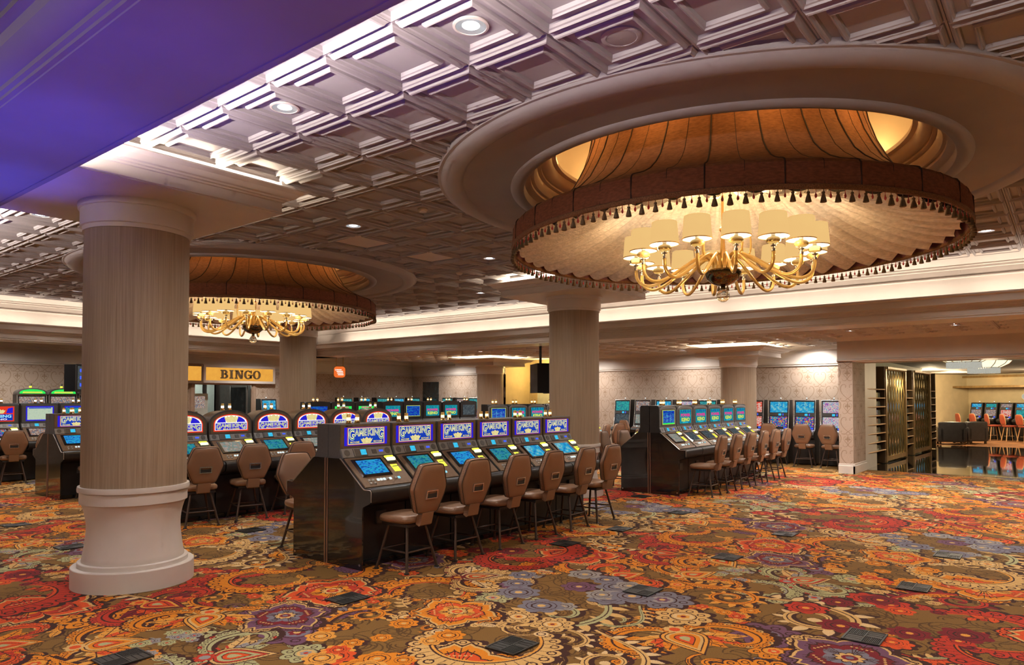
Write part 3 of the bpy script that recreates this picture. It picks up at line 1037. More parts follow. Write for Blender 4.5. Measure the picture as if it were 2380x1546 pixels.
def chandelier(cx, cy, label, n=16):
    o = thing('chandelier', label, 'chandelier', (cx, cy, 0))
    MB().lathe([(0, 2.664), (.022, 2.664), (.026, 2.68), (.022, 2.695), (.03, 2.70), (.05, 2.702), (.10, 2.722), (.145, 2.760), (.166, 2.81), (.168, 2.828), (.16, 2.83), (.05, 2.815), (0, 2.81)], 32).build('bowl', 'smoked_metal', o, 0.5)
    MB().lathe([(0, 2.825), (.155, 2.828), (.158, 2.842), (.12, 2.85), (.06, 2.855), (.045, 2.90), (.03, 2.95), (.02, 3.1), (.016, 3.2), (.03, 3.22), (.03, 3.24), (.012, 3.26), (.012, 4.15), (0, 4.15)], 24).build('stem', 'gold', o, 0.6)
    MB().lathe([(0, 2.545), (.022, 2.549), (.042, 2.562), (.056, 2.583), (.060, 2.605), (.056, 2.628), (.042, 2.650), (.024, 2.664), (0, 2.668)], 28).build('glass_ball', 'clear_glass', o, 0.9)
    for k in range(8):
        a = 2 * pi * k / 8 + .2
        t = [(.05 * math.cos(a) + 0, .05 * math.sin(a), 2.86)]
        for s in range(1, 15):
            u = s / 14
            r = .05 + .20 * math.sin(u * pi * .75)
            z = 2.86 + .34 * u + .05 * math.sin(u * 9)
            t.append((r * math.cos(a + .25 * u), r * math.sin(a + .25 * u), z))
        MB().tube(t, .008, 6).build('scroll', 'amber_glass', o, 0.9)
    for k in range(n):
        a = 2 * pi * k / n + .12
        arm = link('arm', ARM, o, rot=(0, 0, a))
        p = (.80, 0, 0)
        for nm, me in (('cup_collar', CUP), ('glass_knop', BULBGLASS), ('lamp_socket', SOCKET)):
            link(nm, me, arm, p)
        sh = link('lamp_shade', SHADE, o, (.80 * math.cos(a), .80 * math.sin(a), 0))
        link('shade_lining', SHADE_IN, sh)
        link('shade_rim', SHADE_RIM, sh)
    return o
chandelier(*RINGS[0], 'amber glass chandelier with cream drum shades under the nearer canopy')
chandelier(*RINGS[1], 'amber glass chandelier with cream drum shades under the farther canopy')
for (cx, cy), e in zip(RINGS, (1.0, 1.0)):
    for k in range(8):
        a = 2 * pi * k / 8 + .3
        light('chandelier_bulb', 'POINT', (cx + .80 * math.cos(a), cy + .80 * math.sin(a), 2.955), 6.0 * e, (1.0, .66, .32), radius=.05)
    light('chandelier_glow', 'POINT', (cx, cy, 3.32), 30 * e, (1.0, .62, .26), radius=.12)
    for k in range(10):
        a = 2 * pi * k / 10
        light('dome_lamp', 'POINT', (cx + 1.58 * math.cos(a), cy + 1.58 * math.sin(a), 4.07), 7, (1.0, .56, .17), radius=.04)
# ------------------------------------------------------------------ carpet: woven paisley and flowers, half-drop repeat
K = dict(base=(0.185, 0.096, 0.026), line=(0.085, 0.042, 0.014), dark=(0.048, 0.018, 0.014), orange=(0.60, 0.195, 0.014), amber=(0.62, 0.27, 0.045), cream=(0.56, 0.335, 0.12), pale=(0.60, 0.41, 0.21),
         red=(0.42, 0.035, 0.018), scarlet=(0.58, 0.072, 0.016), wine=(0.17, 0.016, 0.022), blue=(0.165, 0.150, 0.185), steel=(0.26, 0.235, 0.225), sage=(0.36, 0.335, 0.165), plum=(0.14, 0.060, 0.105), gold=(0.40, 0.19, 0.03))
PAL = {'orange': ('orange', 'amber', 'scarlet', 'cream'), 'cream': ('cream', 'pale', 'amber', 'wine'), 'red': ('red', 'wine', 'scarlet', 'amber'),
       'blue': ('blue', 'steel', 'plum', 'cream'), 'sage': ('sage', 'cream', 'steel', 'red'), 'plum': ('plum', 'blue', 'wine', 'cream'), 'scarlet': ('scarlet', 'orange', 'red', 'cream')}
RC = random.Random(11)

def lobes(n, r, amp, k=10, rot=0.0, sharp=1.0):
    a = np.linspace(0, 2 * pi, n * k, endpoint=False)
    rr = r * (1 - amp + amp * np.abs(np.cos(a * n / 2)) ** sharp)
    return np.stack([rr * np.cos(a + rot), rr * np.sin(a + rot)], 1)

def scallop_ring(P, pal, r, n, l, size):
    for k in range(n):
        a = 2 * pi * k / n
        c = np.array((math.cos(a), math.sin(a))) * r
        P.disc(c, size, K[pal[0]], l, 9)
        P.ring(c, size * .42, size * .62, K['dark'], l + .4, 8)

def rot2(p, a):
    c, sn = math.cos(a), math.sin(a)
    p = np.asarray(p, float)
    return np.stack([p[..., 0] * c - p[..., 1] * sn, p[..., 0] * sn + p[..., 1] * c], -1)

def petal(L, w, notch=.12, n=14):
    """heart-tipped petal growing along +x"""
    t = np.linspace(0, 1, n)
    half = w * np.sin(pi * t ** 1.5) ** .75
    x = L * (t + .0) * (1 - notch * 0)
    up = np.stack([x, half], 1)
    dn = np.stack([x, -half], 1)
    tip = [(L * (1 + .02), w * .30), (L * (1 - notch), 0), (L * (1 + .02), -w * .30)]
    return np.concatenate([up[:-1], tip, dn[:-1][::-1]])

def poppy(P, pal, r):
    """open flower: separate scalloped petals, fringed outside"""
    c = [K[x] for x in pal]
    n = RC.choice((4, 5, 5))
    for k in range(n):
        a = 2 * pi * k / n + RC.uniform(-.12, .12)
        s = RC.uniform(.86, 1.08)
        # ruffle behind
        for q in range(7):
            b = a + (q - 3) * .17
            rr = r * s * (1.0 - .035 * (q - 3) ** 2)
            P.disc(np.array((math.cos(b), math.sin(b))) * rr, r * .105, c[3 if k % 2 else 0], .5, 9)
            P.ring(np.array((math.cos(b), math.sin(b))) * rr * 1.01, r * .04, r * .062, K['dark'], .8, 7)
        for sc, cc, lv in ((1.0, K['dark'], 1), (.95, c[3], 1.3), (.89, c[0], 1.6), (.70, K['dark'], 2.0), (.66, c[2], 2.3), (.44, c[1], 2.7)):
            q = petal(r * s * sc, r * .42 * sc)
            P.fan(rot2(q, a), cc, lv, rot2(np.array((r * s * sc * .6, 0)), a))
        for q in range(-2, 3):
            ln = np.array([(r * .22, q * r * .018), (r * s * (.80 - .06 * abs(q)), q * r * .095)])
            P.ribbon(rot2(ln, a), r * .016, K['dark'], 3.0)
            e = rot2(np.array((r * s * (.52), q * r * .075)), a)
            P.disc(e, r * .026, c[3], 3.3, 6)
    P.fan(lobes(9, r * .25, .3, 6), K['dark'], 3.8, (0, 0))
    P.fan(lobes(9, r * .215, .3, 6), c[3], 4.1, (0, 0))
    P.disc((0, 0), r * .12, c[2], 4.5)
    P.disc((0, 0), r * .06, c[1], 4.9)

def daisy(P, pal, r, n=8):
    c = [K[x] for x in pal]
    P.fan(lobes(n, r, .24, 8), c[0], 1, (0, 0))
    for k in range(n):
        a = 2 * pi * (k + 0) / n
        P.ring(np.array((math.cos(a), math.sin(a))) * r * .66, r * .10, r * .15, K['dark'], 1.6, 7)
    P.ring((0, 0), r * .42, r * .47, K['dark'], 2, 14)
    P.disc((0, 0), r * .36, c[1], 2.2)
    P.fan(lobes(6, r * .25, .3, 6), c[2], 2.6, (0, 0))
    P.disc((0, 0), r * .10, c[3], 3)

def leaf(P, pal, L, w, p0=(0, 0), ang=0.0, l=1.0, veins=True):
    t = np.linspace(0, 1, 11)
    half = w * np.sin(pi * t ** .8) ** .9
    x = t * L
    R = np.array([[math.cos(ang), -math.sin(ang)], [math.sin(ang), math.cos(ang)]])
    up = np.stack([x, half], 1) @ R.T + p0
    dn = np.stack([x, -half], 1) @ R.T + p0
    P.strip(up, dn, K[pal[0]], l)
    if veins:
        P.ribbon(np.stack([x[1:-1], 0 * x[1:-1]], 1) @ R.T + p0, w * .14, K['dark'], l + .5)
        for k in range(2, 9, 2):
            for s in (-1, 1):
                q = np.array([(x[k], 0), (x[k] + L * .09, s * half[k] * .8)])
                P.ribbon(q @ R.T + p0, w * .08, K['dark'], l + .5)

def spray(P, pal, L, n=6):
    """pinnate spray of rounded leaves along a bent stem"""
    path = bez((0, 0), (L * .3, L * .12), (L * .7, L * .18), (L, -L * .06), n * 2 + 1)
    P.ribbon(path, np.linspace(L * .05, L * .015, len(path)), K[pal[0]], 1)
    for i in range(1, len(path) - 1, 1):
        d = path[i + 1] - path[i - 1]
        a = math.atan2(d[1], d[0])
        s = 1 if i % 2 else -1
        ll = L * (.30 - .15 * i / len(path))
        leaf(P, pal, ll, ll * .30, path[i], a + s * .95, 1.2, False)
        e = path[i] + ll * .55 * np.array((math.cos(a + s * .95), math.sin(a + s * .95)))
        P.ribbon(np.array([path[i], e]), L * .008, K['dark'], 1.8)

def crescent(P, pal, r, span=4.2):
    """scalloped crescent: the paisley wings"""
    c = [K[x] for x in pal]
    n = 26
    t = np.linspace(0, 1, n)
    a = -span / 2 + span * t
    w = r * (.10 + .26 * np.sin(pi * t) ** .8)
    o = np.stack([np.cos(a), np.sin(a)], 1)
    P.strip(o * (r - w * .5)[:, None], o * (r + w * .5)[:, None], c[0], 1)
    P.ribbon(o * (r - w * .42)[:, None], r * .035, K['dark'], 2)
    P.ribbon(o * (r - w * .56)[:, None], r * .045, c[2], 2)
    for k in range(1, n - 1):
        P.ribbon(np.array([o[k] * (r - w[k] * .30), o[k] * (r + w[k] * .40)]), r * .014, K['dark'], 1.5)
    m = int(span * 4.2)
    for k in range(m):
        u = (k + .5) / m
        b = -span / 2 + span * u
        q = np.array((math.cos(b), math.sin(b)))
        ww = r * (.10 + .26 * math.sin(pi * u) ** .8)
        s = r * (.10 + .06 * math.sin(pi * u))
        P.disc(q * (r + ww * .5), s, c[0], .9, 10)
        P.ring(q * (r + ww * .42), s * .40, s * .62, K['dark'], 1.7, 9)
    for sgn in (-1, 1):
        e = np.array((math.cos(sgn * span / 2), math.sin(sgn * span / 2))) * r
        P.disc(e, r * .13, c[1], 2.2, 10)
        P.ring(e, r * .06, r * .085, K['dark'], 2.6, 9)

def scroll(P, pal, r):
    """vine that rolls up into a spiral, with comb leaves"""
    c = [K[x] for x in pal]
    p = np.concatenate([bez((-1.5 * r, -.5 * r), (-1.0 * r, .1 * r), (-.9 * r, .9 * r), (0, .9 * r), 14)[:-1], spiral((0, .3 * r), .6 * r, .10 * r, pi / 2, -1.35, 30)])
    w = np.concatenate([np.linspace(.06, .16, 13), np.linspace(.16, .07, 30)]) * r
    P.ribbon(p, w, c[0], 1)
    P.ribbon(p[2:-3], w[2:-3] * .16, K['dark'], 1.8)
    P.disc(p[-1], r * .10, c[1], 2, 10)
    d = np.gradient(p, axis=0)
    for i in range(3, 30, 2):
        a = math.atan2(d[i][1], d[i][0])
        L = r * (.34 if i < 22 else .22)
        leaf(P, (pal[i % 2],), L, L * .24, p[i], a + 1.25, .8, False)

def drop_shape(L, w, n=18):
    """pointed teardrop along +x, round at the base"""
    t = np.linspace(0, 1, n)
    half = w * np.sin(pi * t ** .62) * (1 - .25 * t)
    x = L * t
    return np.concatenate([np.stack([x, half], 1), np.stack([x, -half], 1)[1:-1][::-1]])

def palmette(P, pal, r):
    """lotus with pointed heart, leaf petals and scalloped scroll wings"""
    c = [K[x] for x in pal]
    up = pi / 2
    # scroll wings
    for s in (-1, 1):
        m = np.array((s, 1.0))
        path = np.concatenate([bez((.10, -.35), (.55, -.75), (1.25, -.55), (1.30, .05), 14)[:-1], bez((1.30, .05), (1.33, .55), (.72, .62), (.70, .22), 12)]) * r * m
        w = np.concatenate([np.linspace(.10, .30, 13), np.linspace(.30, .07, 12)]) * r
        P.ribbon(path, w, c[0], 1)
        P.ribbon(path[1:-1], w[1:-1] * .14, K['dark'], 1.7)
        d = np.gradient(path, axis=0)
        for i in range(1, 24, 1):
            nrm = np.array((d[i][1], -d[i][0])) * s
            nrm /= max(np.linalg.norm(nrm), 1e-9)
            q = path[i] + nrm * (w[i] * .5)
            P.disc(q, r * .085, c[0 if i % 4 else 3], .9, 9)
            P.ring(q, r * .030, r * .050, K['dark'], 1.5, 7)
        P.disc(path[-1], r * .10, c[1], 2, 10)
        P.ring(path[-1], r * .045, r * .065, K['dark'], 2.3, 8)
        for a0, L, pc in ((.20, 1.05, 1), (.62, .92, 2), (1.02, .80, 0)):
            leaf(P, (pal[pc],), r * L, r * .17, (s * r * .10, -r * .12), up - s * (pi / 2 - a0), 1.9)
    for k, (sc, cc) in enumerate(((1.0, K['dark']), (.93, c[1]), (.80, K['dark']), (.75, c[3]), (.62, c[0]), (.44, K['dark']), (.39, K['scarlet']), (.22, K['sage']))):
        q = drop_shape(r * 1.25 * sc, r * .46 * sc) + np.array((-r * .42 * sc, 0))
        P.fan(rot2(q, up), cc, 2.6 + k * .35, (0, 0))
    for k in range(9):
        a = up + (k - 4) * .30
        q = np.array([(r * .44, 0), (r * .60, 0)])
        P.ribbon(rot2(q, a - pi), r * .045, c[3], 5.6)
    o = np.array((0, -r * .46))
    P.fan(lobes(8, r * .20, .3, 6) + o, c[3], 5.8, o)
    P.disc(o, r * .10, c[2], 6.1)

def cloudy(P, pal, r):
    """cluster of small overlapping blossoms"""
    for k in range(15):
        a = RC.uniform(0, 2 * pi)
        d = r * math.sqrt(RC.random()) * 1.0
        s = r * RC.uniform(.16, .30)
        o = np.array((d * math.cos(a), d * math.sin(a)))
        pc = pal[RC.choice((0, 0, 1, 2))]
        P.fan(lobes(RC.choice((6, 7, 8)), s, .26, 7, a) + o, K[pc], 1 + (k % 5) * .35, o)
        P.ring(o, s * .38, s * .46, K['dark'], 1.2 + (k % 5) * .35, 9)
        P.ring(o, s * .62, s * .66, K['dark'], 1.2 + (k % 5) * .35, 12)
        P.disc(o, s * .18, K[pal[3]], 1.3 + (k % 5) * .35, 8)

CU, CV, CDROP = 4.29, 4.143, -2.147           # repeat width, height and half drop
CTH = math.radians(-2.07)                     # the carpet lies slightly turned to the hall
UX = np.array((math.cos(CTH), math.sin(CTH)))
VX = np.array((-math.sin(CTH), math.cos(CTH)))
LA, LB = UX * CU + VX * CDROP, UX * CU + VX * (CDROP + CV)
LM = np.linalg.inv(np.stack([LA, LB], 1))
def floor_pt(px, py):
    a = math.radians(38.5)
    t = math.radians(1.5)
    # undo the slight upward tilt of the view
    y0 = 925 - 1640 * math.tan(t)
    yc = (y0 - py) / 1640
    dz = math.sin(t) + yc * math.cos(t)
    df = math.cos(t) - yc * math.sin(t)
    s = -1.65 / dz
    d, r = df * s, (px - 1190) / 1640 * s
    return np.array((d * math.cos(a) + r * math.sin(a), d * math.sin(a) - r * math.cos(a)))

ZONES = [('red', 1933, 1201), ('red', 2127, 1441), ('red', 512, 1353), ('red', 1206, 1272), ('blue', 1330, 1367), ('cream', 1012, 1424), ('cream', 1986, 1254), ('cream', 1047, 1335), ('cream', 512, 1304), ('cream', 1383, 1240),
         ('orange', 1340, 1293), ('orange', 871, 1378), ('orange', 1792, 1265), ('orange', 1577, 1335), ('orange', 1595, 1487), ('orange', 2286, 1371), ('orange', 2057, 1318), ('orange', 924, 1501), ('orange', 318, 1494),
         ('sage', 1792, 1339), ('sage', 1280, 1410), ('plum', 653, 1438), ('plum', 1951, 1523), ('scarlet', 1100, 1290), ('sage', 530, 1505), ('cream', 1180, 1490), ('cream', 1250, 1430)]
_ZP = [(n, LM @ floor_pt(x, y)) for n, x, y in ZONES]
def zone(p):
    q = LM @ p
    best = None
    for n, z in _ZP:
        d = q - z
        d -= np.round(d)
        e = np.linalg.norm(LA * d[0] + LB * d[1])
        if best is None or e < best[0]:
            best = (e, n)
    return best[1]

BIG = [('poppy', 1340, 1292, .46, 'scarlet'), ('palmette', 1592, 1484, .40, 'orange'), ('palmette', 1610, 1336, .36, 'orange'), ('palmette', 1447, 1338, .32, 'scarlet'), ('poppy', 2286, 1368, .48, 'orange'), ('poppy', 1975, 1530, .42, 'plum'),
       ('palmette', 1868, 1350, .36, 'sage'), ('crescent', 2300, 1470, .46, 'red'), ('crescent', 1205, 1300, .36, 'red'), ('cloudy', 2060, 1440, .62, 'red'), ('cloudy', 1345, 1365, .66, 'blue'), ('scroll', 1270, 1415, .50, 'sage'),
       ('daisy', 1284, 1452, .17, 'cream'), ('daisy', 1205, 1434, .16, 'cream'), ('daisy', 1588, 1434, .22, 'cream'), ('scroll', 1850, 1440, .50, 'cream'), ('crescent', 2245, 1335, .42, 'cream'), ('cloudy', 2050, 1330, .50, 'orange'), ('poppy', 1790, 1268, .44, 'scarlet')]

def build_carpet():
    motifs = []
    spots = []
    def near(p, r):
        for q, s in spots:
            d = LM @ (p - q)
            d -= np.round(d)
            if np.linalg.norm(LA * d[0] + LB * d[1]) < (r + s) * (.80 if r > .3 else .64):
                return True
        return False
    fn = dict(poppy=poppy, palmette=palmette, crescent=crescent, cloudy=cloudy, scroll=scroll, daisy=daisy)
    for kind, px, py, r, pal in BIG:
        p = floor_pt(px, py)
        motifs.append((2, kind, p, r, PAL[pal], RC.uniform(0, 2 * pi) if kind != 'palmette' else RC.choice((-2.3, -2.1, 2.4))))
        spots.append((p, r * (1.0 if kind != 'palmette' else 1.35)))
    for size, tries, tier in ((.36, 900, 2), (.26, 1500, 1), (.17, 2600, 1), (.10, 4000, 0)):
        for _ in range(tries):
            u = np.array((RC.random(), RC.random()))
            p = LA * u[0] + LB * u[1]
            if near(p, size):
                continue
            pal = PAL[zone(p)]
            if RC.random() < .12:
                pal = PAL[RC.choice(('orange', 'orange', 'cream', 'cream', 'scarlet', 'sage'))]
            if size > .3:
                kind = RC.choice(('crescent', 'scroll', 'palmette', 'scroll', 'poppy', 'scroll'))
            elif size > .2:
                kind = RC.choice(('crescent', 'scroll', 'spray', 'cloudy', 'daisy', 'crescent'))
            elif size > .12:
                kind = RC.choice(('daisy', 'spray', 'crescent', 'curl', 'daisy', 'spray'))
            else:
                kind = RC.choice(('leafpair', 'curl', 'leafpair', 'bud'))
            motifs.append((tier, kind, p, size, pal, RC.uniform(0, 2 * pi)))
            spots.append((p, size))
    # background contour curls
    for _ in range(420):
        u = np.array((RC.random(), RC.random()))
        motifs.append((-1, 'contour', LA * u[0] + LB * u[1], RC.uniform(.10, .22), PAL['orange'], RC.uniform(0, 2 * pi)))
    tri, col, lev = [], [], []
    step = 2.2e-5
    for n, (tier, kind, p, r, pal, ang) in enumerate(motifs):
        P = Print()
        if kind == 'spray':
            spray(P, pal, r * 2.0, RC.choice((4, 5)))
        elif kind == 'curl':
            q = spiral((0, 0), r, r * .15, 0, 1.4, 22)
            P.ribbon(q, np.linspace(.10, .30, 22) * r, K[pal[0]], 1)
            P.ribbon(q[2:-2], .05 * r, K['dark'], 1.6)
        elif kind == 'leafpair':
            for s in (-.6, .5, 2.2):
                leaf(P, (pal[RC.choice((0, 1))],), r * 1.5, r * .34, (0, 0), s, 1)
        elif kind == 'bud':
            daisy(P, pal, r, 6)
        elif kind == 'contour':
            for q in range(3):
                P.ribbon(spiral((0, 0), r * (1 - .28 * q), r * (.9 - .28 * q), RC.uniform(0, 6), RC.uniform(.3, .75), 12), .012, K['line'], .1)
        else:
            fn[kind](P, pal, r)
        t, c, l = P.arrays()
        R = np.array([[math.cos(ang), -math.sin(ang)], [math.sin(ang), math.cos(ang)]])
        t = t @ R.T
        if tier >= 0:
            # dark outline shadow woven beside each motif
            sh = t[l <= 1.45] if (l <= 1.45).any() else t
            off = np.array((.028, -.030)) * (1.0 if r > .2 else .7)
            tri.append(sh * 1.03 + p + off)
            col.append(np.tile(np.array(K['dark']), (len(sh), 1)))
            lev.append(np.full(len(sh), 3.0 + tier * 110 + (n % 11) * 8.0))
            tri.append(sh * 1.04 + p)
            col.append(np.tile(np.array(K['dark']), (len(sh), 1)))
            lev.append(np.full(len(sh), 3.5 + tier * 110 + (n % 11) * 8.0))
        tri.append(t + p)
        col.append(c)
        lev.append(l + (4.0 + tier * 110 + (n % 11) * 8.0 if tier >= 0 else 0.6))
    tri, col, lev = np.concatenate(tri), np.concatenate(col), np.concatenate(lev)
    # weave it: one tuft per 5 mm, drawn in order of the layers
    q = .005
    nu, nv = int(round(CU / q)), int(round(CV / q))
    uv = np.stack([tri @ UX, tri @ VX], -1)
    order = np.argsort(lev, kind='stable')
    uv, col = uv[order], col[order]
    pal, idx = np.unique(np.round(col, 4), axis=0, return_inverse=True)
    idx = idx.reshape(-1) + 1
    grid = np.zeros((nv, nu), np.int16)
    T, I = [], []
    seq = []
    for i in range(-3, 4):
        for j in range(-5, 6):
            o = np.array((i * CU, i * CDROP + j * CV))
            t = uv + o
            k = (t[..., 0].max(1) > 0) & (t[..., 0].min(1) < CU) & (t[..., 1].max(1) > 0) & (t[..., 1].min(1) < CV)
            w = np.nonzero(k)[0]
            T.append(t[w]); I.append(idx[w]); seq.append(w)
    T, I, seq = np.concatenate(T), np.concatenate(I), np.concatenate(seq)
    o = np.argsort(seq, kind='stable')
    T, I = T[o] / q, I[o]
    lo = np.maximum(np.floor(T.min(1) - .5), 0).astype(int)
    hi = np.ceil(T.max(1) + .5).astype(int)
    for n in range(len(T)):
        x0, y0 = lo[n]
        x1, y1 = min(hi[n][0], nu), min(hi[n][1], nv)
        if x1 <= x0 or y1 <= y0:
            continue
        (ax, ay), (bx, by), (cx, cy) = T[n]
        X = np.arange(x0, x1) + .5
        Y = (np.arange(y0, y1) + .5)[:, None]
        e0 = (bx - ax) * (Y - ay) - (by - ay) * (X - ax)
        e1 = (cx - bx) * (Y - by) - (cy - by) * (X - bx)
        e2 = (ax - cx) * (Y - cy) - (ay - cy) * (X - cx)
        m = ((e0 >= 0) & (e1 >= 0) & (e2 >= 0)) | ((e0 <= 0) & (e1 <= 0) & (e2 <= 0))
        if m.any():
            grid[y0:y1, x0:x1][m] = I[n]
    # runs of one colour become one strip of pile
    quads, qi = [], []
    for r in range(nv):
        row = grid[r]
        c = np.nonzero(np.diff(row))[0] + 1
        st_ = np.concatenate([[0], c])
        en = np.concatenate([c, [nu]])
        quads.append(np.stack([st_, en, np.full(len(st_), r), np.full(len(st_), r + 1)], 1))
        qi.append(row[st_])
    Q, qi = np.concatenate(quads).astype(float) * q, np.concatenate(qi)
    colors = np.concatenate([[K['base']], pal])[qi]
    n = len(Q)
    V = np.zeros((n, 4, 3), np.float32)
    V[:, 0, :2], V[:, 1, :2], V[:, 2, :2], V[:, 3, :2] = Q[:, [0, 2]], Q[:, [1, 2]], Q[:, [1, 3]], Q[:, [0, 3]]
    me = bpy.data.meshes.new('carpet_repeat')
    me.vertices.add(n * 4)
    me.vertices.foreach_set('co', V.reshape(-1))
    me.loops.add(n * 4)
    me.loops.foreach_set('vertex_index', np.arange(n * 4, dtype=np.int32))
    me.polygons.add(n)
    me.polygons.foreach_set('loop_start', np.arange(0, n * 4, 4, dtype=np.int32))
    at = me.color_attributes.new('print', 'FLOAT_COLOR', 'CORNER')
    c4 = np.ones((n * 4, 4), np.float32)
    c4[:, :3] = np.repeat(colors, 4, axis=0)
    at.data.foreach_set('color', c4.reshape(-1))
    me.materials.append(MATS['carpet'])
    me.update(calc_edges=True)
    print('carpet quads', n, 'motifs', len(motifs), 'tris', len(T))
    g = np.array([[(-9, -13, 0), (17.74, -13, 0), (17.74, 20, 0)], [(-9, -13, 0), (17.74, 20, 0), (-9, 20, 0)], [(17.74, 3.8, 0), (20.6, 3.8, 0), (20.6, 20, 0)], [(17.74, 3.8, 0), (20.6, 20, 0), (17.74, 20, 0)]], float)
    fl = link('floor', print_mesh('floor', g, np.tile(np.array(K['base']), (4, 1)), 'carpet'))
    struct(fl, 'carpet woven with orange red and cream paisley flowers on brown')
    a = math.radians(38.5)
    for i in range(-2, 7):
        for j in range(-6, 9):
            p = UX * (i * CU) + VX * (i * CDROP + j * CV)
            ctr = p + UX * CU / 2 + VX * CV / 2
            d = ctr[0] * math.cos(a) + ctr[1] * math.sin(a)
            r = ctr[0] * math.sin(a) - ctr[1] * math.cos(a)
            if d < .5 or abs(r) > d * .80 + 3.6 or ctr[0] > 19.5 or ctr[1] > 18.2 or ctr[1] < -4.5:
                continue
            link('carpet_repeat', me, fl, (p[0], p[1], .002), (0, 0, CTH))
build_carpet()
# ------------------------------------------------------------------ slot machines
W = 0.685
HB = 0.334
S0, S1 = (-.225, 1.045), (-.556, .778)        # console slope, top and bottom (y, z)
_sl = math.hypot(S1[0] - S0[0], S1[1] - S0[1])
_sd = ((S1[0] - S0[0]) / _sl, (S1[1] - S0[1]) / _sl)
_sn = (_sd[1], -_sd[0])                        # outward normal (y, z)
if _sn[1] < 0:
    _sn = (-_sn[0], -_sn[1])
B0, B1 = (-.176, 1.143), (-.222, 1.050)        # speaker bar plane
_bl = math.hypot(B1[0] - B0[0], B1[1] - B0[1])
_bd = ((B1[0] - B0[0]) / _bl, (B1[1] - B0[1]) / _bl)
_bn = (_bd[1], -_bd[0])
if _bn[0] > 0:
    _bn = (-_bn[0], -_bn[1])

def slab(m, frame, s0, s1, x0, x1, n0, n1, inset=0.0):
    """box lying on a tilted plane: s down the plane, x across, n off it"""
    (oy, oz), (dy, dz), (ny, nz) = frame
    def P(s, x, n):
        return (x, oy + dy * s + ny * n, oz + dz * s + nz * n)
    i = inset
    v = [P(s0, x0, n0), P(s0, x1, n0), P(s1, x1, n0), P(s1, x0, n0), P(s0 + i, x0 + i, n1), P(s0 + i, x1 - i, n1), P(s1 - i, x1 - i, n1), P(s1 - i, x0 + i, n1)]
    return m.add(v, [(0, 1, 2, 3), (7, 6, 5, 4), (1, 0, 4, 5), (2, 1, 5, 6), (3, 2, 6, 7), (0, 3, 7, 4)])

SLOPE = (S0, _sd, _sn)
BAR = (B0, _bd, _bn)

def disc_on(m, frame, s, x, r, n0, n1, k=14):
    (oy, oz), (dy, dz), (ny, nz) = frame
    def P(ss, xx, n):
        return (xx, oy + dy * ss + ny * n, oz + dz * ss + nz * n)
    a = [2 * pi * i / k for i in range(k)]
    v = [P(s + r * math.sin(t), x + r * math.cos(t), n0) for t in a] + [P(s + r * math.sin(t), x + r * math.cos(t), n1) for t in a]
    return m.add(v, [(i, (i + 1) % k, k + (i + 1) % k, k + i) for i in range(k)] + [tuple(range(k, 2 * k))])

def flat(m, x0, x1, z0, z1, y, d=.004):
    return m.box(x0, x1, y - d, y, z0, z1)

def arch_poly(w, z0, z1, z2, n=20):
    """x,z outline: straight sides from z0 to z1, arched top reaching z2"""
    p = [(-w, z0), (w, z0)]
    for i in range(n + 1):
        a = pi * i / n
        p.append((w * math.cos(a), z1 + (z2 - z1) * math.sin(a) ** .9))
    return p

def crown_poly(cx, z, w, h):
    p = [(-.30, 0), (.30, 0), (.42, .35), (.50, .75), (.36, .62), (.30, .88), (.17, .70), (0, 1.0), (-.17, .70), (-.30, .88), (-.36, .62), (-.50, .75), (-.42, .35)]
    return [(cx + a * w, z + b * h) for a, b in p]

def candles(o, z, xs=(-.155, -.045), y=-.09, white=False):
    for x in xs:
        c = MB().lathe([(0, z), (.030, z), (.032, z + .008), (.024, z + .018), (.022, z + .034), (0, z + .034)], 12, x, y).build('signal_lamp', 'gold', o, 0.5)
        MB().lathe([(.021, z + .034), (.021, z + .066)], 12, x, y).build('lit_band', 'candle_white' if white else 'candle_lit', c, 0.5)
        MB().lathe([(.021, z + .066), (.0205, z + .094), (.017, z + .098), (0, z + .098)], 12, x, y).build('glass_top', 'amber_glass', c, 0.5)

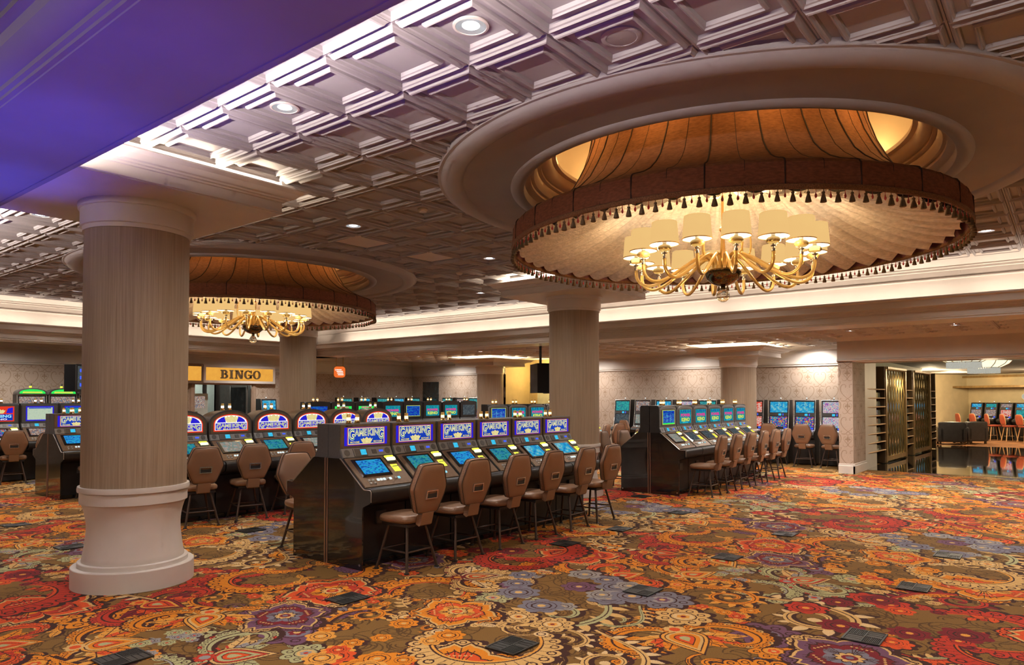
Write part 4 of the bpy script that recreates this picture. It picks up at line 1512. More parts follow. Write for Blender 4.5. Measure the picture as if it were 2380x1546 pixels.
def console(o, scr='screen_blue', lit=True):
    m = MB()
    slab(m, SLOPE, .0, .418, -.318, .318, 0, .008, .004)
    m.build('console', 'bronze', o)
    b = slab(MB(), SLOPE, .030, .285, -.262, .125, .008, .020, .010).build('bezel', 'black_gloss', o)
    # slightly bowed screen
    nx, ns = 8, 6
    v, f = [], []
    (oy, oz), (dy, dz), (ny, nz) = SLOPE
    for j in range(ns + 1):
        for i in range(nx + 1):
            u, w = i / nx * 2 - 1, j / ns * 2 - 1
            n = .0215 + .007 * (1 - u * u) * (1 - w * w)
            s, x = .158 + .098 * w, -.068 + .158 * u
            v.append((x, oy + dy * s + ny * n, oz + dz * s + nz * n))
    for j in range(ns):
        for i in range(nx):
            k = j * (nx + 1) + i
            f.append((k, k + nx + 1, k + nx + 2, k + 1))
    MB().add(v, f).build('game_screen', scr, o, 0.9)
    slab(MB(), SLOPE, .015, .12, .165, .295, .008, .016, .004).build('bill_validator', 'black_plastic', o)
    if lit:
        slab(MB(), SLOPE, .022, .048, .172, .285, .016, .030, .004).build('bill_slot_light', 'yellow_lit', o)
        slab(MB(), SLOPE, .050, .090, .180, .290, .016, .034, .006).build('bill_slot_lens', 'yellow_white', o)
        slab(MB(), SLOPE, .140, .245, .180, .268, .008, .013, .004).build('ticket_light', 'yellow_lit', o)
        slab(MB(), SLOPE, .170, .178, .188, .260, .013, .016, .001).build('ticket_slot', 'black_plastic', o)
    for k, (x, mm) in enumerate([(-.235, 'button_dim'), (-.185, 'button_dim'), (-.120, 'button_white'), (-.080, 'button_white'), (-.040, 'button_white'), (0.0, 'button_dim'), (.040, 'button_white'), (.110, 'button_dim'), (.155, 'button_cyan')]):
        slab(MB(), SLOPE, .318, .348, x, x + .030, .008, .018, .005).build('button', mm, o)
    for x in (-.235, -.185):
        slab(MB(), SLOPE, .358, .385, x, x + .030, .008, .018, .005).build('button', 'button_dim', o)
    MB().prism([(-.556, .782), (-.60, .785), (-.645, .782), (-.668, .768), (-.676, .745), (-.670, .69), (-.655, .655), (-.60, .63), (-.556, .62)], -HB, HB, 'x').build('armrest', 'black_plastic', o, 0.8)

def speaker_bar(o):
    slab(MB(), BAR, 0, _bl, -.325, .325, -.02, .006, .003).build('speaker_bar', 'grey_plastic', o)
    for x in (-.262, .262):
        disc_on(MB(), BAR, .052, x, .034, .006, .009).build('speaker', 'charcoal', o)
    w = slab(MB(), BAR, .012, .098, -.185, -.010, .006, .012, .003).build('player_display', 'charcoal', o)
    slab(MB(), BAR, .024, .084, -.095, -.022, .012, .014, .002).build('display_glass', 'cyan_lit', w)
    slab(MB(), BAR, .016, .094, -.180, -.176, .012, .018, .001).build('display_edge', 'chrome', w)
    slab(MB(), BAR, .028, .078, .055, .118, .006, .010, .004).build('card_reader', 'charcoal', o)
    slab(MB(), BAR, .038, .062, .150, .205, .006, .011, .004).build('ticket_lamp', 'blue_lit', o)

def lettering(o, y, z0, z1, x0, x1, mg='small'):
    """the marquee words: outlined serif-like capitals, big first and last letters"""
    h = z1 - z0
    wd = x1 - x0
    cx = (x0 + x1) / 2
    for mm, off, dy in (('print_cream', .045, 0), ('print_teal', -.012, -.0015)):
        m = MB()
        for s, fx, fw, fz, fh in (('G', .075, .15, .46, 1.0), ('AME', .325, .33, .62, .62), ('KIN', .695, .31, .62, .62), ('G', .925, .15, .46, 1.0)):
            g = .06 if off > 0 else -.02
            text_mb(s, wd * fw * (1 + g), h * fh * (1 + g), x0 + wd * fx, z0 + h * fz, y + dy, off, 0, m)
        m.build('marquee_lettering' if off < 0 else 'lettering_outline', mm, o)

def serif_bars(m, x, z, w, h, y):
    m.box(x - w / 2, x + w / 2, y - .002, y, z - h / 2, z + h / 2)

def head_gk(o):
    MB().prism([(0, 1.03), (0, 1.385), (-.168, 1.385), (-.174, 1.378), (-.174, 1.13), (-.215, 1.045), (-.20, 1.03)], -HB, HB, 'x').build('head_cabinet', 'charcoal', o)
    flat(MB(), -.322, .322, 1.148, 1.378, -.174, .006).build('marquee_frame', 'bronze', o)
    y = -.180
    p = flat(MB(), -.278, .278, 1.168, 1.352, y, .003).build('marquee', 'print_blue', o)
    m = MB()
    flat(m, -.246, .246, 1.172, 1.350, y - .003, .001)
    m.build('marquee_border', 'print_maroon', p)
    flat(MB(), -.236, .236, 1.180, 1.343, y - .004, .001).build('marquee_line', 'print_cream', p)
    flat(MB(), -.229, .229, 1.186, 1.337, y - .005, .001).build('marquee_field', 'print_blue2', p)
    yy = y - .007
    lettering(p, yy, 1.228, 1.338, -.225, .225)
    MB().prism(crown_poly(0, 1.188, .155, .062), yy - .003, yy - .0005, 'y').build('crown_emblem', 'print_crown', p)
    m = MB()
    for cx in (-.150, .150):
        text_mb('MULTI-GAME', .115, .018, cx, 1.202, yy, .02, 0, m)
    m.build('marquee_small_lettering', 'print_yellow', p)
    for x in (-.262, -.215):
        flat(MB(), x, x + .035, 1.360, 1.371, y, .003).build('model_plate', 'black_plastic', o)
    candles(o, 1.385)

def head_arch(o):
    z0, z1, z2 = 1.145, 1.275, 1.475
    out = arch_poly(.330, 1.05, z1, z2)
    MB().prism(out, -.188, -.16, 'y').build('marquee_rim', 'charcoal', o, 0.5)
    MB().prism(arch_poly(.322, 1.05, z1, z2 - .012), -.165, .13, 'y').build('barrel_roof', 'bronze_dark', o, 0.5)
    MB().prism(arch_poly(.305, z0, z1, z2 - .026), -.194, -.185, 'y').build('marquee_frame', 'bronze', o, 0.3)
    y = -.194
    p = MB().prism(arch_poly(.265, 1.172, z1 - .005, z2 - .058), y - .003, y, 'y').build('marquee', 'print_red', o)
    MB().prism(arch_poly(.243, 1.290, 1.292, z2 - .075), y - .004, y - .003, 'y').build('marquee_line', 'print_white', p)
    for s in (-1, 1):
        q = [(s * .085, 1.30), (s * .222, 1.30), (s * .20, 1.335), (s * .155, 1.365), (s * .10, 1.383)]
        MB().prism(q, y - .005, y - .004, 'y').build('marquee_wedge', 'print_blue', p)
    flat(MB(), -.248, .248, 1.188, 1.296, y - .003, .002).build('marquee_line', 'print_white', p)
    flat(MB(), -.238, .238, 1.194, 1.288, y - .005, .001).build('marquee_field', 'print_blue', p)
    lettering(p, y - .007, 1.203, 1.285, -.228, .228)
    text_mb('MULTI-GAME', .25, .022, 0, 1.207, y - .009, .02).build('marquee_small_lettering', 'print_yellow', p)
    MB().prism(crown_poly(0, 1.300, .22, .105), y - .008, y - .005, 'y').build('crown_emblem', 'print_crown', p)
    candles(o, 1.47, (-.06, .05), -.06, True)

def head_keno(o, table=False):
    MB().prism([(0, 1.02), (0, 1.515), (-.14, 1.515), (-.165, 1.505), (-.175, 1.48), (-.175, 1.13), (-.215, 1.045), (-.20, 1.02)], -HB, HB, 'x').build('head_cabinet', 'black_plastic', o)
    MB().prism(arch_poly(.318, 1.15, 1.44, 1.505), -.188, -.175, 'y').build('visor', 'grey_plastic', o, 0.4)
    y = -.188
    MB().prism(arch_poly(.285, 1.165, 1.435, 1.462), y - .006, y, 'y').build('bezel', 'charcoal', o, 0.4)
    y -= .006
    if table:
        p = flat(MB(), -.235, .235, 1.185, 1.435, y, .003).build('top_screen', 'print_lime', o)
        flat(MB(), -.222, .222, 1.21, 1.428, y - .003, .001).build('screen_table', 'screen_table', p)
        flat(MB(), -.222, .222, 1.19, 1.212, y - .003, .001).build('screen_footer', 'green_lit', p)
        m = MB()
        for k in range(6):
            flat(m, -.21, .21, 1.225 + k * .024, 1.2265 + k * .024, y - .0045, .0008)
        for x in (-.07, .07):
            flat(m, x, x + .003, 1.22, 1.37, y - .0045, .0008)
        m.build('screen_rules', 'button_cyan', p)
    else:
        p = flat(MB(), -.235, .235, 1.185, 1.435, y, .003).build('top_screen', 'screen_keno', o)
        for s, z, h, w, c in (('POWER', 1.335, .058, .40, 'print_pink'), ('KENO', 1.255, .070, .34, 'print_lime')):
            text_mb(s, w, h, 0, z, y - .004, .05).build('screen_lettering', c, p)
        m = MB()
        for k in range(5):
            m.prism([(-.20 + k * .09, 1.395), (-.15 + k * .09, 1.395), (-.16 + k * .09, 1.415), (-.19 + k * .09, 1.415)], y - .005, y - .003, 'y')
        m.build('screen_icons', 'print_blue2', p)
        m = MB()
        for k in range(4):
            m.prism([(-.12 + k * .06, 1.195), (-.08 + k * .06, 1.195), (-.10 + k * .06, 1.222)], y - .005, y - .003, 'y')
        m.build('screen_icons', 'cyan_lit', p)
    candles(o, 1.515, (-.05, .06), -.07)

def slant(kind, label, scr='screen_blue', lit=True):
    o = thing('slot_machine', label, 'slot machine')
    MB().prism([(0, .02), (0, 1.05), (-.21, 1.05), (-.225, 1.042), (-.556, .775), (-.60, .765), (-.64, .68), (-.57, .62), (-.43, .60), (-.40, .57), (-.40, .02)], -HB, HB, 'x').build('cabinet', 'black_plastic', o)
    MB().box(-.06, .06, -.425, -.40, .40, .52).build('coin_door', 'charcoal', o)
    MB().box(-HB, HB, -.47, -.40, 0, .06).build('kick_plate', 'black_gloss', o)
    console(o, scr, lit)
    speaker_bar(o)
    {'gk': head_gk, 'arch': head_arch, 'keno': head_keno, 'table': lambda q: head_keno(q, True)}[kind](o)
    return o

def end_panel(o, side, keno=False):
    """polished black side panel at the end of a bank, with copper edge strip"""
    x0, x1 = (-.352, -.336) if side < 0 else (.336, .352)
    zt = 1.05
    poly = [(-.012, .0), (-.012, zt), (-.205, zt), (-.222, zt - .006), (-.552, .785), (-.575, .772), (-.66, .772), (-.676, .758), (-.674, .66), (-.655, .645), (-.560, .605), (-.548, .59), (-.548, 0)]
    p = MB().prism(poly, x0, x1, 'x').build('side_panel', 'black_gloss', o)
    e = .004
    xs = (x0 - .002, x0 + .006) if side < 0 else (x1 - .006, x1 + .002)
    MB().box(xs[0] - .004 if side < 0 else xs[0], xs[1] if side < 0 else xs[1] + .004, -.020, -.006, .0, zt).build('copper_strip', 'copper', p)
    m = MB()
    edge = poly[2:9]
    m.tube([((x0 + x1) / 2 + (-.006 if side < 0 else .006), a, b) for a, b in edge], .006, 6)
    m.build('steel_edge', 'steel', p, 0.9)
    disc = MB().tube([((x0 - .003) if side < 0 else (x1 + .003), -.515, .05), ((x0 + .002) if side < 0 else x1, -.515, .05)], .012, 10)
    disc.build('bolt_cap', 'silver', p)

mat('copper', (0.36, 0.22, 0.16), 0.3, metal=0.7, var=0.15, scale=8, stretch=(1, 1, .2))

# ------------------------------------------------------------------ stools
def rounded(pts, n=6, r=.3):
    """round the corners of a closed outline"""
    P = [np.array(p, float) for p in pts]
    out = []
    for i in range(len(P)):
        a, b, c = P[i - 1], P[i], P[(i + 1) % len(P)]
        p0, p2 = b + (a - b) * r, b + (c - b) * r
        for k in range(n):
            t = k / (n - 1)
            out.append((1 - t) ** 2 * p0 + 2 * (1 - t) * t * b + t * t * p2)
    return out

def cushion(outline, d0, d1, axis, firm=False):
    """pad with softly rounded rim; outline in 2d, thickness along axis"""
    O = np.array(outline)
    c = O.mean(0)
    rings = []
    prof = [(-.10, .0), (-.08, .35), (-.03, .70), (.05, .89), (.18, .97), (.4, 1.0), (.6, 1.0), (.82, .97), (.95, .89), (1.03, .70), (1.08, .35), (1.10, .0)]
    if firm:
        prof = [(0, 0), (0, .88), (.02, .95), (.06, .99), (.12, 1.0), (.88, 1.0), (.94, .99), (.98, .95), (1.0, .88), (1.01, .5), (1.02, 0)]
    for t, s in prof:
        d = d0 + (d1 - d0) * t
        s = max(s, .01)
        q = c + (O - c) * s
        if axis == 'y':
            rings.append([(p[0], d, p[1]) for p in q])
        else:
            rings.append([(p[0], p[1], d) for p in q])
    m = MB()
    m.loft(rings)
    return m

def stool(label, back_mat='leather_back'):
    """faces +y; the back is at -y"""
    o = thing('casino_stool', label, 'stool')
    seat = rounded([(-.20, -.19), (.20, -.19), (.225, .05), (.19, .22), (-.19, .22), (-.225, .05)], 5, .3)
    cushion(seat, .455, .535, 'z').build('seat', 'leather', o, 1.2)
    MB().box(-.17, .17, -.16, .18, .425, .452).build('seat_pan', 'black_plastic', o)
    bk = rounded([(-.125, .0), (.125, .0), (.150, .03), (.228, .225), (.226, .27), (.158, .455), (.125, .480), (-.125, .480), (-.158, .455), (-.226, .27), (-.228, .225), (-.150, .03)], 4, .38)
    tilt = Matrix.Translation((0, -.235, .555)) @ Matrix.Rotation(math.radians(9), 4, 'X')
    cushion(bk, -.045, .045, 'y').xform(tilt).build('backrest', back_mat, o, 1.2)
    O = np.array(bk)
    c = O.mean(0)
    for yy in (-.030, .030):
        q = c + (O - c) * .985
        m = MB().tube([(p[0], yy, p[1]) for p in list(q) + [q[0]]], .004, 5)
        m.xform(tilt).build('piping', 'piping', o, 0.9)
    # grab handle set in the outer face of the back
    h = MB()
    h.box(-.076, .076, -.064, -.046, .222, .234).box(-.076, .076, -.064, -.046, .150, .160).box(-.076, -.064, -.064, -.046, .160, .222).box(.064, .076, -.064, -.046, .160, .222)
    h.xform(tilt).build('grab_handle', 'silver', o)
    MB().prism([(-.047, .160), (-.060, .160), (-.052, .205), (-.047, .222)], -.064, .064, 'x').xform(tilt).build('handle_recess', 'black_plastic', o)
    MB().prism([(-.225, .432), (-.245, .445), (-.275, .56), (-.255, .575), (-.195, .53), (-.185, .45)], -.078, .078, 'x').build('back_bracket', 'leather', o, 0.3)
    legs = []
    for sx in (-1, 1):
        for sy in (-1, 1):
            a, b = (sx * .12, sy * .12 + .01, .43), (sx * .205, sy * .205 + .01, .012)
            leg = MB().tube([a, b], .0145, 8).build('leg', 'leg_metal', o, 0.9)
            MB().lathe([(0, .0), (.026, .0), (.026, .010), (.016, .016), (0, .016)], 10, b[0], b[1]).build('foot', 'black_plastic', leg, 0.5)
    t = (.43 - .19) / .418
    q = .12 + .085 * t
    for p0, p1 in (((-q, -q), (q, -q)), ((q, -q), (q, q)), ((q, q), (-q, q)), ((-q, q), (-q, -q))):
        MB().tube([(p0[0], p0[1] + .01, .19), (p1[0], p1[1] + .01, .19)], .010, 7).build('footrest_bar', 'leg_metal', o, 0.9)
    return o

# ------------------------------------------------------------------ banks of slant-top machines
PROTO = []
gk = slant('gk', 'x'); gk_used = []
ar = slant('arch', 'x', 'screen_pale'); ar_used = []
kn = slant('keno', 'x', 'screen_dim'); kn_used = []
kt = slant('table', 'x', 'screen_pale'); kt_used = []
st = stool('x'); st_used = []
def without_lamps(p):
    q = dup(p)
    for ch in list(q.children):
        if ch.name.startswith('signal_lamp'):
            drop(ch)
    return q
gk_back, kn_back = without_lamps(gk), without_lamps(kn)
PROTO += [gk, ar, kn, kt, st, gk_back, kn_back]

def set_mat(o, part, material):
    for ch in o.children:
        if ch.name.split('.')[0] == part:
            ch.material_slots[0].link = 'OBJECT'
            ch.material_slots[0].material = MATS[material]

def stool_at(x, y, rz, label, group):
    return place(st, st_used, (x, y, 0), rz, label, group)

NEARW = ['nearest', 'second', 'third', 'fourth', 'fifth', 'farthest']
BX = 4.41
# near bank (both sides)
for k in range(6):
    x = BX + W * (k + .5)
    m = place(gk, gk_used, (x, 5.875, 0), 0, f'slant-top crown slot machine, {NEARW[k]} in the near bank, facing the open carpet', 'near bank slot machines')
    set_mat(m, 'game_screen', ['screen_blue', 'screen_teal', 'screen_blue', 'screen_teal', 'screen_ocean', 'screen_ocean'][k])
    if k == 0:
        end_panel(m, -1)
    stool_at(x + .02, 5.095 + .02 * math.sin(k * 3), math.radians([2, -1, 1, 0, 2, -2][k]), f'brown quilted swivel stool, {NEARW[k]} along the near bank', 'stools along the near bank')
for k in range(6):
    x = BX + W * (k + .5)
    m = place(gk_back, gk_used, (x, 5.885, 0), pi, f'slot machine on the hidden side of the near bank, {NEARW[k]} from its end panel', 'near bank slot machines on the hidden side')
    if k == 0:
        end_panel(m, 1)
for k in range(4):
    stool_at(BX + W * (k + .5) - .02, 6.66, pi + math.radians([-8, 3, 2, 0][k]), f'brown stool on the hidden side of the near bank, {ORD[k]} from its end panel', 'stools on the hidden side of the near bank')
# bank of arched machines behind it
for k in range(6):
    x = BX + W * (k + .5)
    m = place(ar, ar_used, (x, 9.68, 0), 0, f'slot machine with arched red crown marquee, {ORD[k]} in its row from the near column', 'arched slot machines')
    set_mat(m, 'game_screen', ['screen_teal', 'screen_pale', 'screen_teal', 'screen_pale', 'screen_teal', 'screen_blue'][k])
    if k < 5:
        stool_at(x - .09 + .02 * k, 8.92, math.radians([-12, -14, -8, 0, 3][k]), f'brown quilted stool at the arched machines, {ORD[k]} from the near column', 'stools at the arched slot machines')
# bank at the left beyond the near column
for k in range(3):
    x = BX + W * (k + .5)
    m = place(gk, gk_used, (x, 13.36, 0), 0, f'crown slot machine in the bank left of the near column, {ORD[k]} from its end panel', 'left bank slot machines')
    if k == 0:
        end_panel(m, -1)
m = place(gk, gk_used, (BX + W * .5, 13.37, 0), pi, 'slant-top slot machine facing the bingo wall behind the left end panel', 'left bank slot machines')
end_panel(m, 1)
stool_at(BX + .42, 12.60, math.radians(-5), 'tan stool whose seat edge shows left of the near column', 'stools at the left banks')
stool_at(BX + .40, 14.16, pi + .1, 'brown stool peeping out behind the left end panel', 'stools at the left banks')
# farther left row with framed top screens
def head_framed(o):
    MB().prism([(0, 1.03), (0, 1.54), (-.165, 1.54), (-.178, 1.50), (-.178, 1.13), (-.215, 1.045), (-.20, 1.03)], -HB, HB, 'x').build('head_cabinet', 'black_plastic', o)
    MB().prism(arch_poly(.318, 1.14, 1.49, 1.525), -.196, -.178, 'y').build('bezel', 'charcoal', o, 0.4)
    candles(o, 1.54, (-.05, .06), -.08, True)
def framed(label, kind):
    o = thing('slot_machine', label, 'slot machine', group='far left slot machines')
    MB().prism([(0, .02), (0, 1.05), (-.21, 1.05), (-.225, 1.042), (-.556, .775), (-.60, .765), (-.64, .68), (-.57, .62), (-.43, .60), (-.40, .57), (-.40, .02)], -HB, HB, 'x').build('cabinet', 'black_plastic', o)
    console(o, 'screen_slots' if kind == 0 else 'screen_warm', True)
    speaker_bar(o)
    head_framed(o)
    y = -.196
    if kind == 0:
        p = flat(MB(), -.25, .25, 1.18, 1.48, y, .003).build('top_screen', 'print_red', o)
        flat(MB(), -.225, .225, 1.20, 1.325, y - .003, .001).build('screen_panel', 'print_blue2', p)
        MB().prism(crown_poly(0, 1.34, .2, .09), y - .006, y - .003, 'y').build('crown_emblem', 'print_crown', p)
        for s in (-1, 1):
            MB().prism([(s * .11, 1.345), (s * .225, 1.345), (s * .225, 1.46), (s * .14, 1.44)], y - .005, y - .003, 'y').build('screen_wedge', 'print_blue', p)
        text_mb('GAMING', .40, .06, 0, 1.285, y - .005, .03).build('screen_lettering', 'button_cyan', p)
        text_mb('KENO', .26, .030, 0, 1.225, y - .005, .03).build('screen_lettering', 'print_white', p)
    else:
        p = flat(MB(), -.25, .25, 1.18, 1.48, y, .003).build('top_screen', 'print_blue', o)
        flat(MB(), -.225, .225, 1.205, 1.455, y - .003, .001).build('screen_panel', 'screen_mint' if kind == 1 else 'screen_jade', p)
        flat(MB(), -.20, .20, 1.432, 1.452, y - .005, .001).build('screen_header', 'print_blue2', p)
    return o
for k, kd in enumerate((0, 1, 2)):
    o = framed(['dark framed slot machine with red keno top screen at the left edge', 'dark framed slot machine with pale mint top screen at the left', 'dark framed slot machine with jade top screen beside the near column'][k], kd)
    o.location = (4.62 + .70 * k, 16.82, 0)
stool_at(4.70, 16.06, math.radians(-14), 'brown stool with its back to us at the left edge of the room', 'stools at the left banks')
stool_at(5.42, 16.06, 0.1, 'brown stool mostly hidden behind the left bank', 'stools at the left banks')

# second block: keno bank in the middle distance on the right
KX = 11.06
for k in range(6):
    x = KX + W * (k + .5)
    lab = f'black keno machine, {NEARW[k]} in the bank at the middle right'
    if k == 0:
        m = place(kt, kt_used, (x, 5.755, 0), 0, 'black keno machine with blue pay table screen at the end of the middle right bank', 'middle right keno machines')
        end_panel(m, -1)
    else:
        m = place(kn, kn_used, (x, 5.755, 0), 0, lab, 'middle right keno machines')
    stool_at(x + .01, 4.90, math.radians([3, 1, 0, 2, -1, 1][k]), f'brown quilted stool, {NEARW[k]} at the middle right keno bank', 'stools at the middle right keno bank')
for k in range(6):
    m = place(kn_back, kn_used, (KX + W * (k + .5), 5.765, 0), pi, f'keno machine on the hidden side of the middle right bank, {NEARW[k]} from its end', 'middle right keno machines on the hidden side')
    if k == 0:
        end_panel(m, 1)
for k in range(3):
    stool_at(KX + W * (k + .5), 6.56, pi + .15 - .2 * k, f'tan stool on the hidden side of the middle right keno bank, {ORD[k]} from its end', 'stools on the hidden side of the middle right keno bank')
# keno bank behind the second column
for k in range(6):
    x = KX + W * (k + .5)
    if k == 0:
        m = place(kt, kt_used, (x, 9.62, 0), 0, 'black machine with pay table screen left of the second column', 'rear keno machines')
        end_panel(m, -1)
    else:
        m = place(kn, kn_used, (x, 9.62, 0), 0, f'black keno machine in the rear bank behind the second column, {ORD[k]} from its end', 'rear keno machines')
stool_at(KX + 3.2, 8.85, .2, 'brown stool at the rear keno bank right of the second column', 'stools at the rear keno bank')
stool_at(KX + 3.9, 8.85, -.2, 'farther brown stool at the rear keno bank right of the second column', 'stools at the rear keno bank')
# dark machines in the row farther back
def head_dark(o, kind):
    MB().prism([(0, 1.02), (0, 1.56), (-.14, 1.56), (-.175, 1.53), (-.175, 1.13), (-.215, 1.045), (-.20, 1.02)], -HB, HB, 'x').build('head_cabinet', 'black_plastic', o)
    MB().prism(arch_poly(.325, 1.14, 1.53, 1.575), -.195, -.175, 'y').build('bezel', 'black_plastic', o, 0.4)
    candles(o, 1.56, (-.05, .06), -.07)
def dark(label, kind):
    o = thing('slot_machine', label, 'slot machine', group='dark keno machines in the far row')
    MB().prism([(0, .02), (0, 1.05), (-.225, 1.042), (-.556, .775), (-.64, .68), (-.57, .62), (-.40, .57), (-.40, .02)], -HB, HB, 'x').build('cabinet', 'black_plastic', o)
    head_dark(o, kind)
    y = -.195
    scr = {'keno': 'screen_keno', 'table': 'print_lime', 'off': 'screen_dim', 'navy': 'screen_table', 'green': 'green_lit'}[kind]
    p = flat(MB(), -.235, .235, 1.19, 1.46, y, .003).build('top_screen', scr, o)
    if kind == 'keno':
        text_mb('POWER', .40, .06, 0, 1.345, y - .004, .05).build('screen_lettering', 'print_pink', p)
        text_mb('KENO', .36, .075, 0, 1.262, y - .004, .05).build('screen_lettering', 'print_lime', p)
    elif kind == 'table':
        flat(MB(), -.225, .225, 1.20, 1.45, y - .003, .001).build('screen_table', 'screen_table', p)
    elif kind == 'green':
        flat(MB(), -.20, .20, 1.20, 1.40, y - .003, .001).build('screen_panel', 'screen_table', p)
        text_mb('KENO', .3, .04, 0, 1.43, y - .004, .05).build('screen_lettering', 'print_pink', p)
    return o
def row_x(px, y):
    k = (px - 1190) / 1640
    c, s = math.cos(math.radians(38.5)), math.sin(math.radians(38.5))
    return y * (k * s + c) / (s - k * c)
for n, (px, kd) in enumerate([(755, 'navy'), (799, 'green'), (842, 'green'), (906, 'keno'), (957, 'table'), (1003, 'keno'), (1047, 'keno'), (1088, 'off')]):
    o = dark(f'dark framed machine, {ORD[n]} from the third column in the far row', kd)
    o.location = (row_x(741, 13.0) + .675 * n if n < 3 else row_x([748, 799, 850, 914, 961, 1006, 1049, 1090][n], 13.0), 13.2, 0)
# ------------------------------------------------------------------ upright machines along the walls
def upright(label, top, low, h=1.60, w=.26, group=None, side='silver', dome=False):
    """cabinet facing -y, back at y=0"""
    o = thing('slot_machine', label, 'slot machine', group=group)
    MB().prism([(0, .02), (0, h), (-.22, h), (-.27, h - .02), (-.31, 1.22), (-.36, .86), (-.52, .79), (-.54, .74), (-.50, .66), (-.42, .62), (-.42, .02)], -w, w, 'x').build('cabinet', 'black_plastic', o)
    for s in (-1, 1):
        MB().tube([(s * (w - .008), -.272, h - .01), (s * (w - .008), -.316, 1.22), (s * (w - .008), -.366, .865), (s * (w - .012), -.40, .83)], .011, 7).build('side_strip', side, o, 0.9)
    MB().tube([(-w + .008, -.275, h - .012), (w - .008, -.275, h - .012)], .010, 7).build('top_strip', side, o, 0.9)
    fr = ((-.274, h - .03), (-.0995 / 1, -.995), (-.995, .0995))
    L = math.hypot(.036, h - .03 - 1.22)
    d = ((-.310 + .274) / L, (1.22 - h + .03) / L)
    F1 = ((-.274, h - .03), d, (d[1], -d[0]))
    sgn = -1 if F1[2][0] > 0 else 1
    F1 = (F1[0], F1[1], (F1[2][0] * sgn, F1[2][1] * sgn))
    slab(MB(), F1, .02, L - .06, -w + .045, w - .045, 0, .008, .004).build('top_screen', top, o)
    slab(MB(), F1, L - .045, L + .03, -w + .02, w - .02, 0, .014, .004).build('player_bar', 'charcoal', o)
    slab(MB(), F1, L - .035, L + .02, .00, .07, .014, .017, .002).build('player_display', 'cyan_lit', o)
    slab(MB(), F1, L - .035, L + .02, .10, .125, .014, .017, .002).build('ticket_lamp', 'blue_lit', o)
    L2 = math.hypot(.05, .36)
    d2 = (-.05 / L2, -.36 / L2)
    n2 = (d2[1], -d2[0])
    n2 = n2 if n2[0] < 0 else (-n2[0], -n2[1])
    F2 = ((-.31, 1.22), d2, n2)
    slab(MB(), F2, .045, L2 - .06, -w + .045, w - .045, 0, .008, .004).build('game_screen', low, o)
    slab(MB(), F2, L2 - .05, L2 - .015, w - .13, w - .05, 0, .009, .003).build('bill_slot_light', 'blue_lit', o)
    d3 = (-.16 / .1746, -.07 / .1746)
    F3 = ((-.36, .86), d3, (d3[1], -d3[0]) if -d3[0] > 0 else (-d3[1], d3[0]))
    slab(MB(), F3, .02, .15, -w + .02, w - .02, 0, .012, .004).build('button_deck', 'silver', o)
    for k in range(6):
        slab(MB(), F3, .06, .095, -w + .06 + k * .066, -w + .095 + k * .066, .012, .020, .003).build('button', 'button_white' if k % 2 else 'button_dim', o)
    c = MB().lathe([(0, h), (.020, h), (.020, h + .03), (.014, h + .034), (.014, h + .07), (0, h + .075)], 10, 0, -.12).build('signal_lamp', 'silver', o, 0.5)
    MB().lathe([(.0165, h + .036), (.0165, h + .052)], 10, 0, -.12).build('lit_band', 'candle_white' if not dome else 'yellow_white', c, 0.5)
    return o

TOPS = ['screen_ocean', 'screen_ocean', 'screen_candy', 'screen_red', 'screen_jade', 'screen_ocean', 'screen_slots', 'screen_candy', 'screen_warm', 'screen_jade']
LOWS = ['screen_slots', 'screen_slots', 'screen_candy', 'screen_red', 'screen_mint', 'screen_warm', 'screen_ocean', 'screen_red', 'screen_slots', 'screen_jade']
WALLY = [4.60, 5.24, 5.88, 6.52, 7.14, 7.78, 8.42, 9.08, 9.74, 10.40]
WLAB = ['partly hidden by the papered pier', 'second from the papered pier', 'third from the papered pier', 'just right of the fifth column', 'hidden by the column with glowing head', 'fourth left of the pier group', 'behind the middle right keno bank', 'with blue top screen above the keno bank', 'with portrait top screen left of the keno bank', 'beside the second column']
WLAB = ['partly hidden by the papered pier', 'second from the papered pier', 'third from the papered pier', 'with red screens half behind the glowing-headed column', 'wholly behind the glowing-headed column', 'first left of the glowing-headed column', 'second left of the glowing-headed column', 'third left of the glowing-headed column', 'fourth left of the glowing-headed column', 'nearest the second column']
for k, y in enumerate(WALLY):
    o = upright(f'upright slot machine on the back wall, {WLAB[k]}', ['screen_candy', 'screen_ocean', 'screen_ocean', 'screen_red', 'screen_jade', 'screen_jade', 'screen_candy', 'screen_ocean', 'screen_warm', 'screen_jade'][k], ['screen_candy', 'screen_slots', 'screen_slots', 'screen_red', 'screen_mint', 'screen_warm', 'screen_slots', 'screen_red', 'screen_pale', 'screen_dim'][k], 1.60, .26, 'upright machines on the back wall')
    o.location = (18.60, y, 0)
    o.rotation_euler = (0, 0, -pi / 2)
for y, a, lab in ((4.46, -6, 'brown stool seen from behind beside the papered pier'), (5.09, 4, 'brown stool seen from behind, second from the papered pier'), (5.80, -10, 'brown stool behind the farthest keno stools'), (8.9, 20, 'brown stool facing the back wall between the keno banks'), (9.75, -25, 'brown stool turned away beside the second column')):
    stool_at(17.72, y, -pi / 2 + math.radians(a), lab, 'stools along the back wall')
